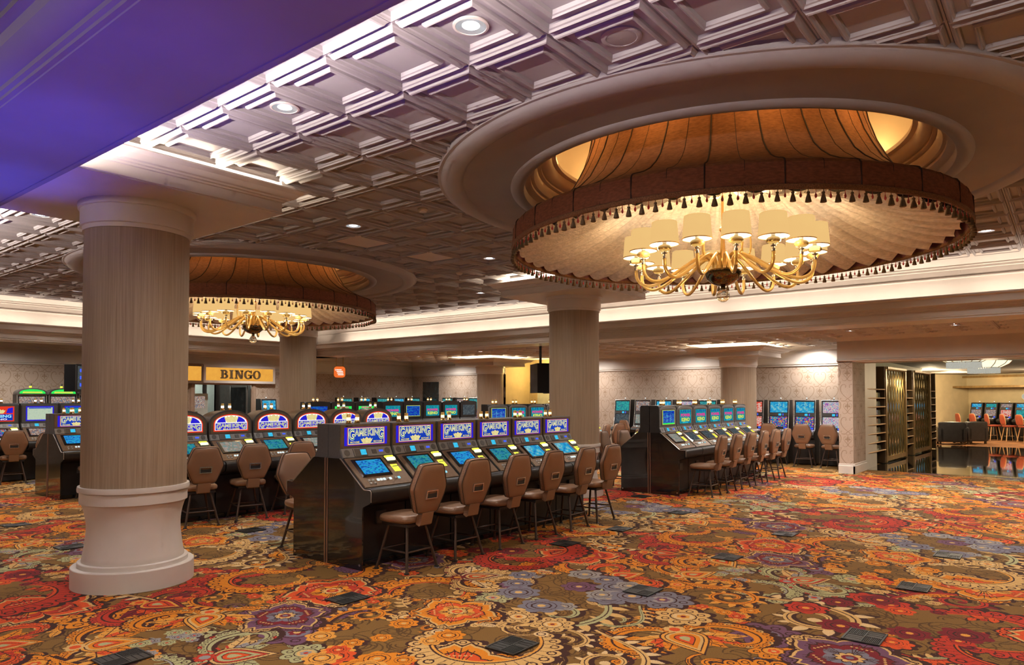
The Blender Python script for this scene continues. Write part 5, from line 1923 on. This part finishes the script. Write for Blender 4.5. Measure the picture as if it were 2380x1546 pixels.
# machines in the far corner, on the bingo wall
for n, px in enumerate((807, 843, 874, 903, 933)):
    o = upright(f'small teal upright slot machine on the far bingo wall, {ORD[n]} from the third column', ['screen_jade', 'screen_ocean', 'screen_jade', 'screen_ocean', 'screen_jade'][n], 'screen_slots', 1.66, .26, 'upright machines on the far bingo wall')
    o.location = (row_x(807, 19.3) + .80 * n, 19.62, 0)
for n, px in enumerate((1039, 1072, 1101)):
    o = upright(f'small upright slot machine in the far corner, {ORD[n]} left of the fourth column', ['screen_jade', 'screen_warm', 'screen_jade'][n], 'screen_slots', 1.66, .26, 'upright machines in the far corner')
    k = (px - 1190) / 1640
    c, s = math.cos(math.radians(38.5)), math.sin(math.radians(38.5))
    o.location = (18.6, 18.3 * (s - k * c) / (c + k * s), 0)
    o.rotation_euler = (0, 0, -pi / 2)
o = upright('upright slot machine with ocean screen right of the bingo doorway', 'screen_ocean', 'screen_ocean', 1.62, .27)
o.location = (row_x(627, 19.3), 19.62, 0)
# green topped machines at the far left
for n, px in enumerate((38, 107, 180)):
    o = upright(['green domed slot machine at the left edge against the papered wall', 'green domed slot machine in the middle of the left wall trio', 'green domed slot machine under the hanging monitor'][n], 'screen_warm', 'screen_slots', 1.73, .31, 'green domed slot machines', 'silver', True)
    o.location = (6.0 + .655 * n, 19.55, 0)
    h = 1.73
    d = MB().prism([(-.31, h), (.31, h)] + [(.31 * math.cos(pi * i / 14), h + .03 + .12 * math.sin(pi * i / 14)) for i in range(15)], -.30, -.02, 'y').build('dome', 'charcoal', o, 0.5)
    MB().prism([(-.265, h + .02), (.265, h + .02)] + [(.265 * math.cos(pi * i / 14), h + .04 + .085 * math.sin(pi * i / 14)) for i in range(15)], -.306, -.30, 'y').build('dome_light', 'green_lit', d)
    MB().prism([(-.21, h + .03), (.21, h + .03), (.19, h + .07), (-.19, h + .07)], -.309, -.306, 'y').build('dome_sign', 'print_lime', d)
    for s in (-1, 1):
        MB().box(s * .285 - .008, s * .285 + .008, -.335, -.30, 1.28, 1.50).build('edge_light', 'green_lit', o)
    MB().lathe([(0, h + .14), (.026, h + .14), (.026, h + .26), (0, h + .265)], 12, 0, -.15).build('beacon', 'silver', o, 0.5)
    MB().lathe([(.0275, h + .16), (.0275, h + .205)], 12, 0, -.15).build('beacon_light', 'yellow_lit', o, 0.5)

# ------------------------------------------------------------------ signs, monitors, doors
sign = thing('bingo_sign', 'glowing amber sign with metal letters reading BINGO over the doorway', 'sign', (11.66, YW, 0))
SX, SZ0, SZ1 = 1.18, 2.09, 2.625
MB().box(-SX, SX, -.16, -.002, SZ0, SZ1).build('sign_box', 'sign_frame', sign)
m = MB()
fw = .075
for q in (m.box(-SX, SX, -.185, -.16, SZ1 - fw, SZ1), m.box(-SX, SX, -.185, -.16, SZ0, SZ0 + fw), m.box(-SX, -SX + fw, -.185, -.16, SZ0 + fw, SZ1 - fw), m.box(SX - fw, SX, -.185, -.16, SZ0 + fw, SZ1 - fw)):
    pass
m.build('sign_moulding', 'trim_paint', sign)
pf = MB().box(-SX + fw, SX - fw, -.168, -.16, SZ0 + fw, SZ1 - fw).build('sign_face', 'sign_amber', sign)
# slab serif capitals built from strokes
def letter(ch, w, h, t):
    """rectangles and rings as (kind, data) in a w x h box"""
    m = MB()
    def bar(x0, x1, z0, z1):
        m.box(x0, x1, -.03, 0, z0, z1)
    def quad(p):
        m.prism(p, -.03, 0, 'y')
    sf = h * .13
    def arc(cx, cz, rx, rz, a0, a1, tx, tz, n=18):
        po = [(cx + rx * math.cos(a0 + (a1 - a0) * i / n), cz + rz * math.sin(a0 + (a1 - a0) * i / n)) for i in range(n + 1)]
        pi_ = [(cx + (rx - tx) * math.cos(a0 + (a1 - a0) * i / n), cz + (rz - tz) * math.sin(a0 + (a1 - a0) * i / n)) for i in range(n + 1)]
        for i in range(n):
            quad([po[i], po[i + 1], pi_[i + 1], pi_[i]])
    if ch == 'I':
        bar(w / 2 - t / 2, w / 2 + t / 2, sf, h - sf)
        bar(w * .12, w * .88, 0, sf)
        bar(w * .12, w * .88, h - sf, h)
    elif ch == 'B':
        bar(w * .12, w * .12 + t, sf, h - sf)
        bar(0, w * .55, 0, sf)
        bar(0, w * .55, h - sf, h)
        bar(w * .12 + t, w * .55, h * .46, h * .46 + sf)
        arc(w * .52, h * .73, w * .38, h * .27, -pi / 2, pi / 2, t, sf)
        arc(w * .52, h * .295, w * .46, h * .295, -pi / 2, pi / 2, t, sf)
    elif ch == 'N':
        bar(w * .10, w * .10 + t * .7, sf, h - sf)
        bar(w * .78, w * .78 + t * .7, sf, h)
        bar(0, w * .34, 0, sf)
        bar(w * .66, w, h - sf, h)
        bar(0, w * .25, h - sf, h)
        quad([(w * .10, h), (w * .10 + t * 1.25, h), (w * .78 + t * .7, 0), (w * .78 - t * .5, 0)])
    elif ch == 'O':
        arc(w / 2, h / 2, w / 2, h / 2 * 1.03, 0, 2 * pi, t, sf * .9, 28)
    elif ch == 'G':
        arc(w / 2, h / 2, w / 2, h / 2 * 1.03, .75, 2 * pi - .35, t, sf * .9, 26)
        bar(w * .74, w * .98, h * .06, h * .42)
        bar(w * .52, w * 1.06, h * .42 - sf * .2, h * .42 + sf * .8)
        bar(w * .84, w * .96, h * .66, h)
    return m
x = -.655
for ch, w in (('B', .235), ('I', .15), ('N', .27), ('G', .26), ('O', .26)):
    l = letter(ch, w, .262, .066)
    l.xform(Matrix.Translation((x, -.175, 2.225))).build('sign_letter', 'sign_letter', sign)
    x += w + .035
side = thing('side_sign', 'dark framed amber sign box left of the bingo sign', 'sign', (10.02, 19.86, 0), 0.0)
MB().box(-.55, .42, -.10, .12, 2.07, 2.64).build('sign_box', 'brass_dark' if 'brass_dark' in MATS else 'bronze', side)
MB().box(-.50, .36, -.112, -.10, 2.15, 2.56).build('sign_face', 'sign_amber', side)
# doorway under the sign
dr = MB()
for a, b, c, d in ((DX0 - .16, DX0, 0, DZ + .14), (DX1, DX1 + .16, 0, DZ + .14), (DX0, DX1, DZ, DZ + .14)):
    dr.box(a, b, YW - .05, YW, c, d)
    dr.box(a + .04, b - .04 if b - a < 1 else b, YW - .075, YW - .05, c, d - .05)
struct(dr.build('door_1', 'door_frame_paint'), 'tan moulded frame of the bingo doorway')
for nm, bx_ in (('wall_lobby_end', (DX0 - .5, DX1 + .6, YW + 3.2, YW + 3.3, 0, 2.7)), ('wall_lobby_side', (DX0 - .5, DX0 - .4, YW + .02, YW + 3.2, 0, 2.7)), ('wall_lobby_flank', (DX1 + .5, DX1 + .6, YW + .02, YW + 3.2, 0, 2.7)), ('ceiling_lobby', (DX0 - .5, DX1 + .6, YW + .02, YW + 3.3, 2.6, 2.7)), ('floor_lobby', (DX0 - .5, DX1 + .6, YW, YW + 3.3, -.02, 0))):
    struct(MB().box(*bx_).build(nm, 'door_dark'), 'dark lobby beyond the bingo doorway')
gl = thing('lobby_doors', 'row of tall glazed lobby doors beyond the bingo doorway', 'door', (0, 0, 0))
gl['kind'] = 'structure'
for k, x0 in enumerate((11.35, 11.78, 12.20)):
    MB().box(x0, x0 + .30, YW + 2.9, YW + 2.94, .2, 2.35).build('pane', 'screen_mint' if False else 'paper', gl)
    MB().box(x0 - .06, x0, YW + 2.86, YW + 2.98, 0, 2.5).build('frame', 'door_dark', gl)
board = thing('notice_board', 'pale notice board with speckled poster inside the bingo doorway', 'notice board', (10.70, YW + .55, 0), .1)
MB().box(-.24, .32, -.02, 0, .95, 1.78).build('board', 'paper', board)
MB().box(-.18, .22, -.025, -.02, 1.34, 1.70).build('poster', 'screen_warm', board)
MB().box(-.10, -.02, -.025, -.02, 1.15, 1.24).build('green_note', 'green_lit' if False else 'olive_paint', board)
MB().tube([(0, 0, 0), (0, 0, .96)], .02, 8).build('post', 'steel', board)
MB().lathe([(0, 0), (.2, 0), (.2, .02), (0, .03)], 20).build('foot', 'steel', board)
gd = thing('glass_door', 'open grey glass door leaf at the right of the bingo doorway', 'door', (12.02, YW + .08, 0), math.radians(100))
MB().box(0, .72, -.012, .012, .1, 1.98).build('pane', 'glass_dark', gd)
MB().box(-.02, .02, -.02, .02, 0, 2.02).build('hinge_stile', 'steel', gd)
MB().box(.70, .74, -.02, .02, 0, 2.02).build('lock_stile', 'steel', gd)
MB().tube([(.64, -.05, .9), (.64, -.05, 1.25)], .012, 8).build('handle', 'chrome', gd, 0.9)

def monitor(label, x, y, z0, z1, w, rz, ztop, scr):
    o = thing('hanging_monitor', label, 'monitor', (x, y, 0), rz)
    MB().box(-w / 2, w / 2, -.16, .16, z0, z1).build('housing', 'tv_black', o)
    MB().box(-w / 2 - .012, w / 2 + .012, -.17, -.155, z0 - .012, z1 + .012).build('bezel', 'black_plastic', o)
    p = MB().box(-w / 2 + .04, w / 2 - .04, -.174, -.17, z0 + .05, z1 - .04).build('screen', scr, o)
    if scr == 'screen_dim':
        for k in range(3):
            MB().box(-w / 2 + .10, w / 2 - .25, -.178, -.174, z0 + .12 + .17 * k, z0 + .20 + .17 * k).build('screen_bubble', 'blue_lit', p)
    MB().tube([(0, 0, z1), (0, 0, ztop)], .03, 10).build('pole', 'tv_black', o, 0.9)
    return o
monitor('black monitor box hanging over the left wall machines', 6.95, 18.75, 1.80, 2.44, .95, .5, ZL, 'screen_dim')
monitor('black monitor box hanging left of the second column', 13.15, 9.62, 1.76, 2.43, .86, math.radians(48), ZL, 'glass_dark')

os_ = thing('hanging_sign', 'small glowing orange sign in a brass drum hung by two rods', 'sign', (13.75, 17.75, 0), math.radians(-38))
def rrect(w, h, r, n=6):
    p = []
    for cx, cz, a in ((w - r, h - r, 0), (-w + r, h - r, pi / 2), (-w + r, -h + r, pi), (w - r, -h + r, 1.5 * pi)):
        p += [(cx + r * math.cos(a + pi / 2 * i / n), cz + r * math.sin(a + pi / 2 * i / n)) for i in range(n + 1)]
    return p
MB().prism([(a, 2.445 + b) for a, b in rrect(.185, .185, .10)], -.10, .16, 'y').build('drum', 'brass', os_, 0.5)
f = MB().prism([(a, 2.445 + b) for a, b in rrect(.17, .17, .09)], -.108, -.10, 'y').build('sign_face', 'sign_orange', os_)
m = MB()
for k, (a, b) in enumerate(((-.10, .06), (-.09, .10), (-.07, .11), (-.05, .12))):
    m.box(a, b, -.112, -.108, 2.50 - .05 * k, 2.528 - .05 * k)
m.box(-.13, -.115, -.112, -.108, 2.49, 2.535)
m.build('sign_text', 'print_white', f)
for x in (-.10, .10):
    MB().tube([(x, .03, 2.62), (x, .03, ZL)], .010, 8).build('rod', 'brass', os_, 0.9)

# doors in the back wall
struct(MB().box(XW - .02, XW - .005, 18.57, 19.40, 0, 2.25).build('door_2', 'glass_dark'), 'tall dark glazed doorway in the far corner')
struct(MB().box(XW + 1.36, XW + 1.40, 15.0, 15.1, 0, 2.1).box(XW + 1.36, XW + 1.40, 15.25, 15.35, 0, 2.1).box(XW + 1.36, XW + 1.40, 14.2, 14.3, 0, 2.1).box(XW + 1.36, XW + 1.40, 14.2, 15.35, 2.1, 2.2).build('door_3', 'lounge_wall'), 'frame of the service door in the yellow recess')
struct(MB().box(XW + 1.37, XW + 1.395, 14.3, 15.0, 0, 2.1).build('door_4', 'paper'), 'pale service door in the yellow recess')

# ------------------------------------------------------------------ ceiling fittings
def downlight_at(x, y, z, label, on=True, power=60.0, r=.085):
    o = thing('downlight', label, 'downlight', (x, y, z), group='recessed downlights')
    MB().lathe([(r * 1.18, .004), (r * 1.18, -.004), (r * 1.02, -.007), (r * .98, .0), (r * .98, .01)], 28).build('trim_ring', 'trim_paint', o, 0.6)
    MB().lathe([(r * .98, -.004), (r * .80, -.001), (r * .55, .002)], 28).build('reflector', 'reflector', o, 0.9)
    MB().lathe([(r * .58, .0015), (0, .0012)], 20).build('lamp', 'lamp_white', o)
    if on:
        light('downlight_beam', 'SPOT', (x, y, z - .015), power, (1.0, .935, .86), (0, 0, 0), spot=math.radians(150 if z > 3.2 else 168), blend=.9, radius=.06)
    return o
# tiles under the fittings sit flush: the cans hang just below the tile centre
DL = [(2.85, 2.55, 'round downlight in the tray nearest the dropped beam, closest to the top edge'), (2.85, 4.28, 'round downlight in the tray beside the dropped beam, second from the top edge'), (5.28, 6.59, 'round downlight in the tray beyond the near column head'), (7.71, 6.62, 'round downlight in the tray left of the second column head'),
      (10.17, 9.0, 'round downlight in the tray between the second and third columns'), (10.1, .68, 'round downlight in the tray right of the nearer canopy'), (5.27, 14.65, 'round downlight in the tray left of the near column')]
def tile_centre(x, y):
    i, j = snap_tile(x, y)
    return TX0 + (i + .5) * TPX, TY0 + (j + .5) * TPY
for x, y, lab in DL:
    cx, cy = tile_centre(x, y)
    downlight_at(cx, cy, ZC - .006, lab, True, 210)
HID = [(2.85, -.6), (5.28, -1.6), (7.71, -1.6), (10.1, -1.6), (2.85, -3.5), (5.28, -4.2), (7.71, -4.2), (10.1, -4.2), (2.85, 9.0), (10.1, 12.2), (2.85, 12.2), (10.1, 6.0 - 1.7), (7.71, 14.65), (2.85, 14.65)]
for n, (x, y) in enumerate(HID):
    cx, cy = tile_centre(x, y)
    downlight_at(cx, cy, ZC - .006, f'round downlight in the tray outside the open view, {ORD[n]} of its run', True, 210)
LOWD = [(14.9, 3.4), (14.9, 1.65), (16.0, 5.15), (18.45, 5.1), (18.1, 8.4), (15.6, 11.55), (15.05, 13.1), (13.5, 3.4), (13.5, 0.2), (13.5, 6.6), (13.5, 9.6), (18.1, 11.6), (15.6, 16.2), (18.1, 17.4), (12.0, 18.6), (8.6, 18.6), (5.4, 18.6), (16.0, -1.6), (13.5, -3.0), (15.2, 8.4)]
for n, (x, y) in enumerate(LOWD):
    downlight_at(x, y, ZL - .036, f'small bright downlight in the low ceiling, {ORD[n]} of the scatter beyond the long beam', True, 250, .075)
# speakers, detectors
for n, (x, y, lab) in enumerate(((3.46, 1.99, 'flat round ceiling speaker above the nearer canopy ring'), (4.71, 7.21, 'round ceiling speaker beside the near column head'), (7.58, 8.02, 'small round ceiling disc beside the farther ring'))):
    cx, cy = tile_centre(x, y)
    o = thing('ceiling_speaker', lab, 'ceiling speaker', (cx, cy, ZC - .002), group='ceiling speakers')
    MB().lathe([(.115, .002), (.115, -.006), (.10, -.011), (.088, -.011), (.086, -.008)], 28).build('rim', 'ceiling_paint', o, 0.6)
    MB().lathe([(.087, -.008), (.06, -.012), (0, -.014)], 28).build('grille', 'soffit_paint', o, 0.9)
    MB().lathe([(0, -.018), (.004, -.017), (.004, -.012)], 8).build('screw', 'steel', o)
for n, (x, y, lab) in enumerate(((5.28, 5.44, 'small smoke detector on the coffered ceiling'), (8.3, 7.77, 'tiny smoke detector near the second column'))):
    cx, cy = tile_centre(x, y)
    o = thing('smoke_detector', lab, 'smoke detector', (cx, cy, ZC - .002), group='smoke detectors')
    MB().lathe([(.055, .002), (.055, -.012), (.045, -.02)], 20).build('base', 'paint', o, 0.6)
    MB().lathe([(.045, -.02), (.04, -.034), (.02, -.04), (0, -.04)], 20).build('head', 'trim_paint', o, 0.6)

# ------------------------------------------------------------------ floor boxes (vented power plates set in the carpet)
def box_mesh():
    w, d = .14, .12
    f = MB()
    f.box(-w, w, -d, -d + .012, 0, .008).box(-w, w, d - .012, d, 0, .008).box(-w, -w + .012, -d + .012, d - .012, 0, .008).box(w - .012, w, -d + .012, d - .012, 0, .008).box(-.005, .005, -d + .012, d - .012, 0, .008).box(-w + .012, w - .012, -.005, .005, 0, .008)
    b = MB().box(-w + .012, w - .012, -d + .012, d - .012, 0, .0045)
    s = MB()
    for qx, qy, vert in ((-1, -1, 1), (1, 1, 1), (-1, 1, 0), (1, -1, 0)):
        x0, x1 = (-w + .016, -.008) if qx < 0 else (.008, w - .016)
        y0, y1 = (-d + .016, -.008) if qy < 0 else (.008, d - .016)
        if vert:
            n = 9
            for k in range(n):
                yy = y0 + (y1 - y0) * (k + .2) / n
                s.box(x0, x1, yy, yy + (y1 - y0) / n * .45, .0045, .0075)
        else:
            for k in range(3):
                xx = x0 + (x1 - x0) * (k + .06) / 3
                s.box(xx, xx + (x1 - x0) / 3 * .85, y0, y1, .0045, .0068)
    return f.mesh('box_frame', 'grate'), b.mesh('box_base', 'dark_gap'), s.mesh('box_slats', 'grate')
FB = box_mesh()
BOXES = [(3.70, 2.94, 'nearest the viewpoint, at the middle bottom of the carpet'), (5.34, 1.15, 'at the lower right beside a purple flower'), (3.72, 4.68, 'in an orange flower right of the near column'), (5.44, 2.90, 'in a blue patch of the open carpet'), (7.00, 1.11, 'right of the pale green paisleys'),
         (7.11, 2.82, 'in the middle of the open carpet'), (8.62, 1.05, 'at the far right beside a blue patch'), (6.64, 4.52, 'beside the third stool of the near bank'), (7.80, 4.48, 'beside the last stools of the near bank'), (8.75, 2.75, 'in the far middle of the open carpet'),
         (4.87, 8.02, 'between the near bank and the arched machines'), (3.10, 8.68, 'partly behind the near column plinth'), (1.99, 4.72, 'at the bottom left corner of the picture'), (3.18, 10.72, 'at the left edge far behind the near column'), (9.44, 4.44, 'in front of the middle right keno bank'), (10.59, 5.67, 'at the end panel of the middle right keno bank')]
for x, y, lab in BOXES:
    o = thing('floor_box', f'dark vented floor box {lab}', 'floor box', (x, y, .0062), group='vented floor boxes')
    for nm, me in zip(('frame', 'base', 'slats'), FB):
        q = link(nm, me, o)
        if nm == 'slats':
            q['kind'] = 'stuff'
# ------------------------------------------------------------------ lounge beyond the opening
struct(MB().box(17.74, 28.6, -13, 3.8, -.02, .005).build('floor_marble', 'marble'), 'polished black marble floor of the lounge passage')
for k, (x, y, r) in enumerate(((19.6, 3.1, .9), (24.6, 2.6, 1.3), (22.0, 1.2, 1.6))):
    pass
mb = MB()
for k in range(9):
    mb.box(17.9 + k * 1.2, 17.96 + k * 1.2, -13, 3.6, .005, .0056)
struct(mb.build('floor_marble_inlay', 'marble_band'), 'thin pale inlay lines in the marble floor')
mat('lounge_carpet', (0.26, 0.11, 0.04), 0.95, var=0.55, scale=2.6)
struct(MB().box(28.6, 44, -13, 9, -.02, .004).build('floor_lounge', 'lounge_carpet'), 'orange brown carpet of the lounge')
struct(MB().box(17.35, 27.05, -13, 4.0, 2.62, 2.66).box(27.05, 44, -13, 9, 2.62, 2.66).build('ceiling_lounge', 'lounge_ceiling'), 'grey lounge ceiling')
# passage wall behind the screens
struct(MB().box(18.95, 27.0, 3.95, 4.05, 0, 2.66).build('wall_screen', 'olive_paint'), 'dark olive wall behind the brass screens')

SC0, SC1 = np.array((18.45, 3.80)), np.array((26.5, 3.52))
sdir = (SC1 - SC0) / np.linalg.norm(SC1 - SC0)
sang = math.atan2(sdir[1], sdir[0])
def lattice(label, x0, x1):
    o = thing('lattice_screen', label, 'screen', tuple(SC0) + (0,), sang)
    z0, z1 = .16, 2.36
    MB().box(x0, x1, .02, .05, z0, z1).build('mirror_panel', 'mirror', o)
    MB().box(x0 - .10, x0, -.06, .08, .02, 2.44).build('post', 'gold_wood', o)
    MB().box(x1, x1 + .10, -.06, .08, .02, 2.44).build('post', 'gold_wood', o)
    MB().prism([(-.05, z1), (-.09, z1 + .03), (-.09, z1 + .08), (.06, z1 + .08), (.06, z1)], x0, x1, 'x').build('top_rail', 'gold_wood', o)
    MB().box(x0, x1, -.05, .06, .05, z0).build('bottom_rail', 'gold_wood', o)
    nb, nz = 7, 7
    dx = (x1 - x0) / nb
    dz = (z1 - z0) / nz
    wire = .020
    for sgn in (1, -1):
        for k in range(-nb, 2 * nb + 1):
            # a strand zigzags across the panel: each climbs one cell per column
            pts = []
            for q in range(nz + 1):
                xx = x0 + dx * (k + (q % 2) * .5 * sgn + .5)
                pts.append((xx, z0 + dz * q))
            if all(x0 - .01 <= p[0] <= x1 + .01 for p in pts):
                MB().tube([(p[0], -.012 if sgn > 0 else -.004, p[1]) for p in pts], wire * .62, 5).build('brass_strand', 'brass', o, 0.9)
    return o
lattice('mirrored brass diamond lattice screen nearest the papered pier', 1.45, 3.55)
lattice('mirrored brass diamond lattice screen farther along the passage', 4.65, 6.95)
def niche(label, x0, x1):
    o = thing('display_niche', label, 'display niche', tuple(SC0) + (0,), sang)
    MB().box(x0, x1, .20, .23, .02, 2.44).build('back_panel', 'olive_paint', o)
    MB().box(x0, x0 + .05, -.04, .22, .02, 2.44).build('jamb', 'gold_wood', o)
    MB().box(x1 - .05, x1, -.04, .22, .02, 2.44).build('jamb', 'dark_wood', o)
    for k in range(8):
        z = .34 + k * .215
        s = MB().prism([(x0 + .05, -.02), (x1 - .05, -.05), (x1 - .05, .20), (x0 + .05, .20)], z, z + .03, 'z').build('shelf', 'dark_wood', o)
        MB().tube([(x0 + .08, -.045, z + .015), (x1 - .08, -.055, z + .015)], .016, 7).build('shelf_edge', 'light_wood', s, 0.9)
        if k < 7:
            MB().prism([(x0 + .12, z + .03), (x1 - .12, z + .03), (x1 - .20, z + .15), (x0 + .20, z + .15)], .04, .12, 'y').build('mirror_vase', 'mirror', o)
    return o
niche('narrow shelved niche between the papered pier and first lattice screen', -.66, 1.32)
niche('narrow shelved niche between the two lattice screens', 3.68, 4.52)
niche('narrow shelved niche after the second lattice screen', 7.08, 7.92)

# far wall and machines of the lounge: the row runs obliquely
d_ = np.array((-.535, -.845))
n_ = np.array((.845, -.535))
P0 = np.array((34.0, 3.75))
def lp(u, v):
    q = P0 + d_ * u + n_ * v
    return (float(q[0]), float(q[1]), 0.0)
lrz = math.atan2(-n_[1], -n_[0]) + pi / 2      # faces -n
def lwall(name, u0, u1, v0, v1, z0, z1, material, label):
    m = MB()
    c = [lp(u0, v0), lp(u1, v0), lp(u1, v1), lp(u0, v1)]
    m.prism([(p[0], p[1]) for p in c], z0, z1, 'z')
    return struct(m.build(name, material), label)
lwall('wall_lounge', -2.2, 14, 1.25, 1.35, 0, 2.7, 'lounge_wall', 'ochre wall behind the lounge machines')
lwall('wall_lounge_side', -.55, -.45, -6.0, 1.3, 0, 2.7, 'lounge_wall', 'ochre side wall of the lounge')
lwall('beam', -2.2, 14, .35, 1.30, 2.06, 2.14, 'gold_wood', 'gilded ledge over the lounge machines')
lwall('wall_lounge_band', -2.2, 14, 1.15, 1.25, 2.14, 2.48, 'lounge_wall', 'softly lit band above the gilded ledge')
lwall('trim_4', -2.2, 14, .9, 1.25, 2.48, 2.56, 'gold_wood', 'gilded cornice of the lounge')
scr = [('screen_ocean', 'screen_warm'), ('screen_jade', 'screen_warm'), ('screen_warm', 'screen_red'), ('screen_ocean', 'screen_jade'), ('screen_ocean', 'screen_jade'), ('screen_slots', 'screen_warm'), ('screen_warm', 'screen_slots'), ('screen_jade', 'screen_warm')]
for k in range(7):
    o = upright(f'dark upright slot machine in the lounge, {ORD[k]} from the brass screens', scr[k][0], scr[k][1], 1.46, .25, 'lounge slot machines', 'charcoal')
    o.location = lp(.28 + k * .615, 1.05)
    o.rotation_euler = (0, 0, lrz)
o = thing('round_sign', 'small round lit sign on a stem above the lounge machines', 'sign', lp(.28 + 3 * .615, .93), lrz)
MB().tube([(0, 0, 1.545), (0, 0, 1.62)], .03, 8).build('stem', 'candle_white', o)
MB().tube([(0, -.02, 1.70), (0, .03, 1.70)], .125, 24).build('disc', 'paper', o)
MB().tube([(0, -.028, 1.70), (0, -.02, 1.70)], .105, 24).build('sign_face', 'crystal_lit', o)

def red_chair(label):
    """wooden bar chair with red pads, facing +y"""
    o = thing('bar_chair', label, 'chair')
    bk = rounded([(-.19, 0), (.19, 0), (.21, .25), (.16, .40), (-.16, .40), (-.21, .25)], 5, .3)
    T = Matrix.Translation((0, -.20, .62)) @ Matrix.Rotation(math.radians(8), 4, 'X')
    cushion(bk, -.03, .03, 'y').xform(T).build('backrest', 'red_vinyl', o, 1.2)
    MB().tube([(p[0], 0, p[1]) for p in bk + [bk[0]]], .014, 6).xform(T).build('back_frame', 'light_wood', o, 0.9)
    st_ = rounded([(-.20, -.20), (.20, -.20), (.21, .22), (-.21, .22)], 5, .25)
    cushion(st_, .54, .61, 'z').build('seat', 'red_vinyl', o, 1.2)
    for sx in (-1, 1):
        for sy in (-1, 1):
            MB().tube([(sx * .12, sy * .12, .55), (sx * .20, sy * .20, 0)], .018, 8).build('leg', 'light_wood', o, 0.9)
    MB().lathe([(.16, .19), (.172, .19), (.172, .20), (.16, .20)], 24, closed=True).build('footrest_ring', 'chrome', o, 0.9)
    MB().tube([(0, 0, .55), (0, 0, .19)], .02, 8).build('centre_post', 'chrome', o, 0.9)
    return o
rc = red_chair('x')
PROTO.append(rc)
for k in range(7):
    o = dup(rc)
    o.location = lp(.30 + k * .615, .02)
    o.rotation_euler = (0, 0, math.atan2(n_[1], n_[0]) - pi / 2 - .5 + .12 * math.sin(k * 2))
    tag(o, f'red padded bar chair in the lounge, {ORD[k]} from the brass screens', 'chair', 'red bar chairs in the lounge')

def armchair(label, x, y, rz):
    o = thing('armchair', label, 'armchair', (x, y, 0), rz)
    def pad(x0, x1, y0, y1, z0, z1, nm):
        q = rounded([(x0, y0), (x1, y0), (x1, y1), (x0, y1)], 5, .10)
        cushion(q, z0, z1, 'z', firm=True).build(nm, 'black_leather', o, 1.2)
    pad(-.42, .42, -.36, -.16, .10, .80, 'backrest')
    pad(-.44, -.26, -.36, .40, .10, .62, 'armrest')
    pad(.26, .44, -.36, .40, .10, .62, 'armrest')
    pad(-.27, .27, -.20, .40, .14, .46, 'seat')
    for sx in (-1, 1):
        for sy in (-.30, .32):
            MB().box(sx * .36 - .03, sx * .36 + .03, sy - .03, sy + .03, 0, .12).build('leg', 'dark_wood', o)
    return o
armchair('black leather armchair in the lounge nearest the brass screens', 29.25, 3.42, math.radians(-75))
armchair('black leather armchair in the lounge behind the first one', 30.25, 2.95, math.radians(-40))

def lounge_lamp(label, px, depth, zdrum, r):
    a = math.radians(38.5)
    rr = (px - 1190) / 1640 * depth
    x, y = depth * math.cos(a) + rr * math.sin(a), depth * math.sin(a) - rr * math.cos(a)
    o = thing('crystal_ceiling_lamp', label, 'ceiling lamp', (x, y, 0), group='crystal lamps in the lounge')
    z = zdrum
    MB().lathe([(r * .62, z + .03), (r * .75, z + .06), (r * 1.0, z + .13), (r * 1.12, z + .20)], 36).build('alabaster_dish', 'alabaster', o, 0.9)
    for k in range(12):
        b = 2 * pi * k / 12
        MB().tube([(q * math.cos(b), q * math.sin(b), zz) for q, zz in ((r * .63, z + .028), (r * .755, z + .055), (r * 1.005, z + .125), (r * 1.125, z + .198))], .008, 5).build('dish_rib', 'brass', o, 0.9)
    MB().lathe([(r * .64, z + .03), (r * .66, z + .03), (r * .66, z + .045), (r * .64, z + .045)], 36, closed=True).build('crystal_ring', 'brass', o, 0.9)
    for k in range(44):
        b = 2 * pi * k / 44
        MB().tube([(r * .63 * math.cos(b), r * .63 * math.sin(b), z + .03), (r * .63 * math.cos(b), r * .63 * math.sin(b), z - .10)], r * .040, 5).build('crystal_rod', 'crystal_lit', o)
    MB().tube([(0, 0, z + .15), (0, 0, 2.63)], .04, 8).build('stem', 'brass', o)
    return o
lounge_lamp('tiered crystal ceiling lamp in the lounge, the lower one', 2287, 17.5, 2.36, .52)
lounge_lamp('tiered crystal ceiling lamp in the lounge, the upper left one', 2241, 15.5, 2.40, .50)
for u in (1.0, 4.0, 7.0):
    p = lp(u, .55)
    light('lounge_spot', 'SPOT', (p[0], p[1], 2.60), 170, (1.0, .82, .5), (0, 0, 0), spot=math.radians(100), blend=.4, radius=.05)
for u, v in ((1.5, -2.0), (5, -2.0), (3.0, -5.0)):
    p = lp(u, v)
    light('lounge_lamp', 'POINT', (p[0], p[1], 2.4), 230, (1.0, .78, .48), radius=.2)
light('lounge_passage_lamp', 'POINT', (21.0, 1.6, 2.3), 220, (1.0, .80, .50), radius=.2)
light('lobby_lamp', 'POINT', (11.3, YW + 1.8, 2.3), 60, (.9, 1.0, .92), radius=.15)
light('niche_lamp', 'POINT', (XW + .7, 14.4, 2.6), 55, (1.0, .70, .25), radius=.1)

for o in PROTO:
    drop(o)
for m in bpy.data.materials:
    m.cycles.emission_sampling = 'NONE'      # lamps do the lighting; glowing prints are only seen

bpy.context.view_layer.update()
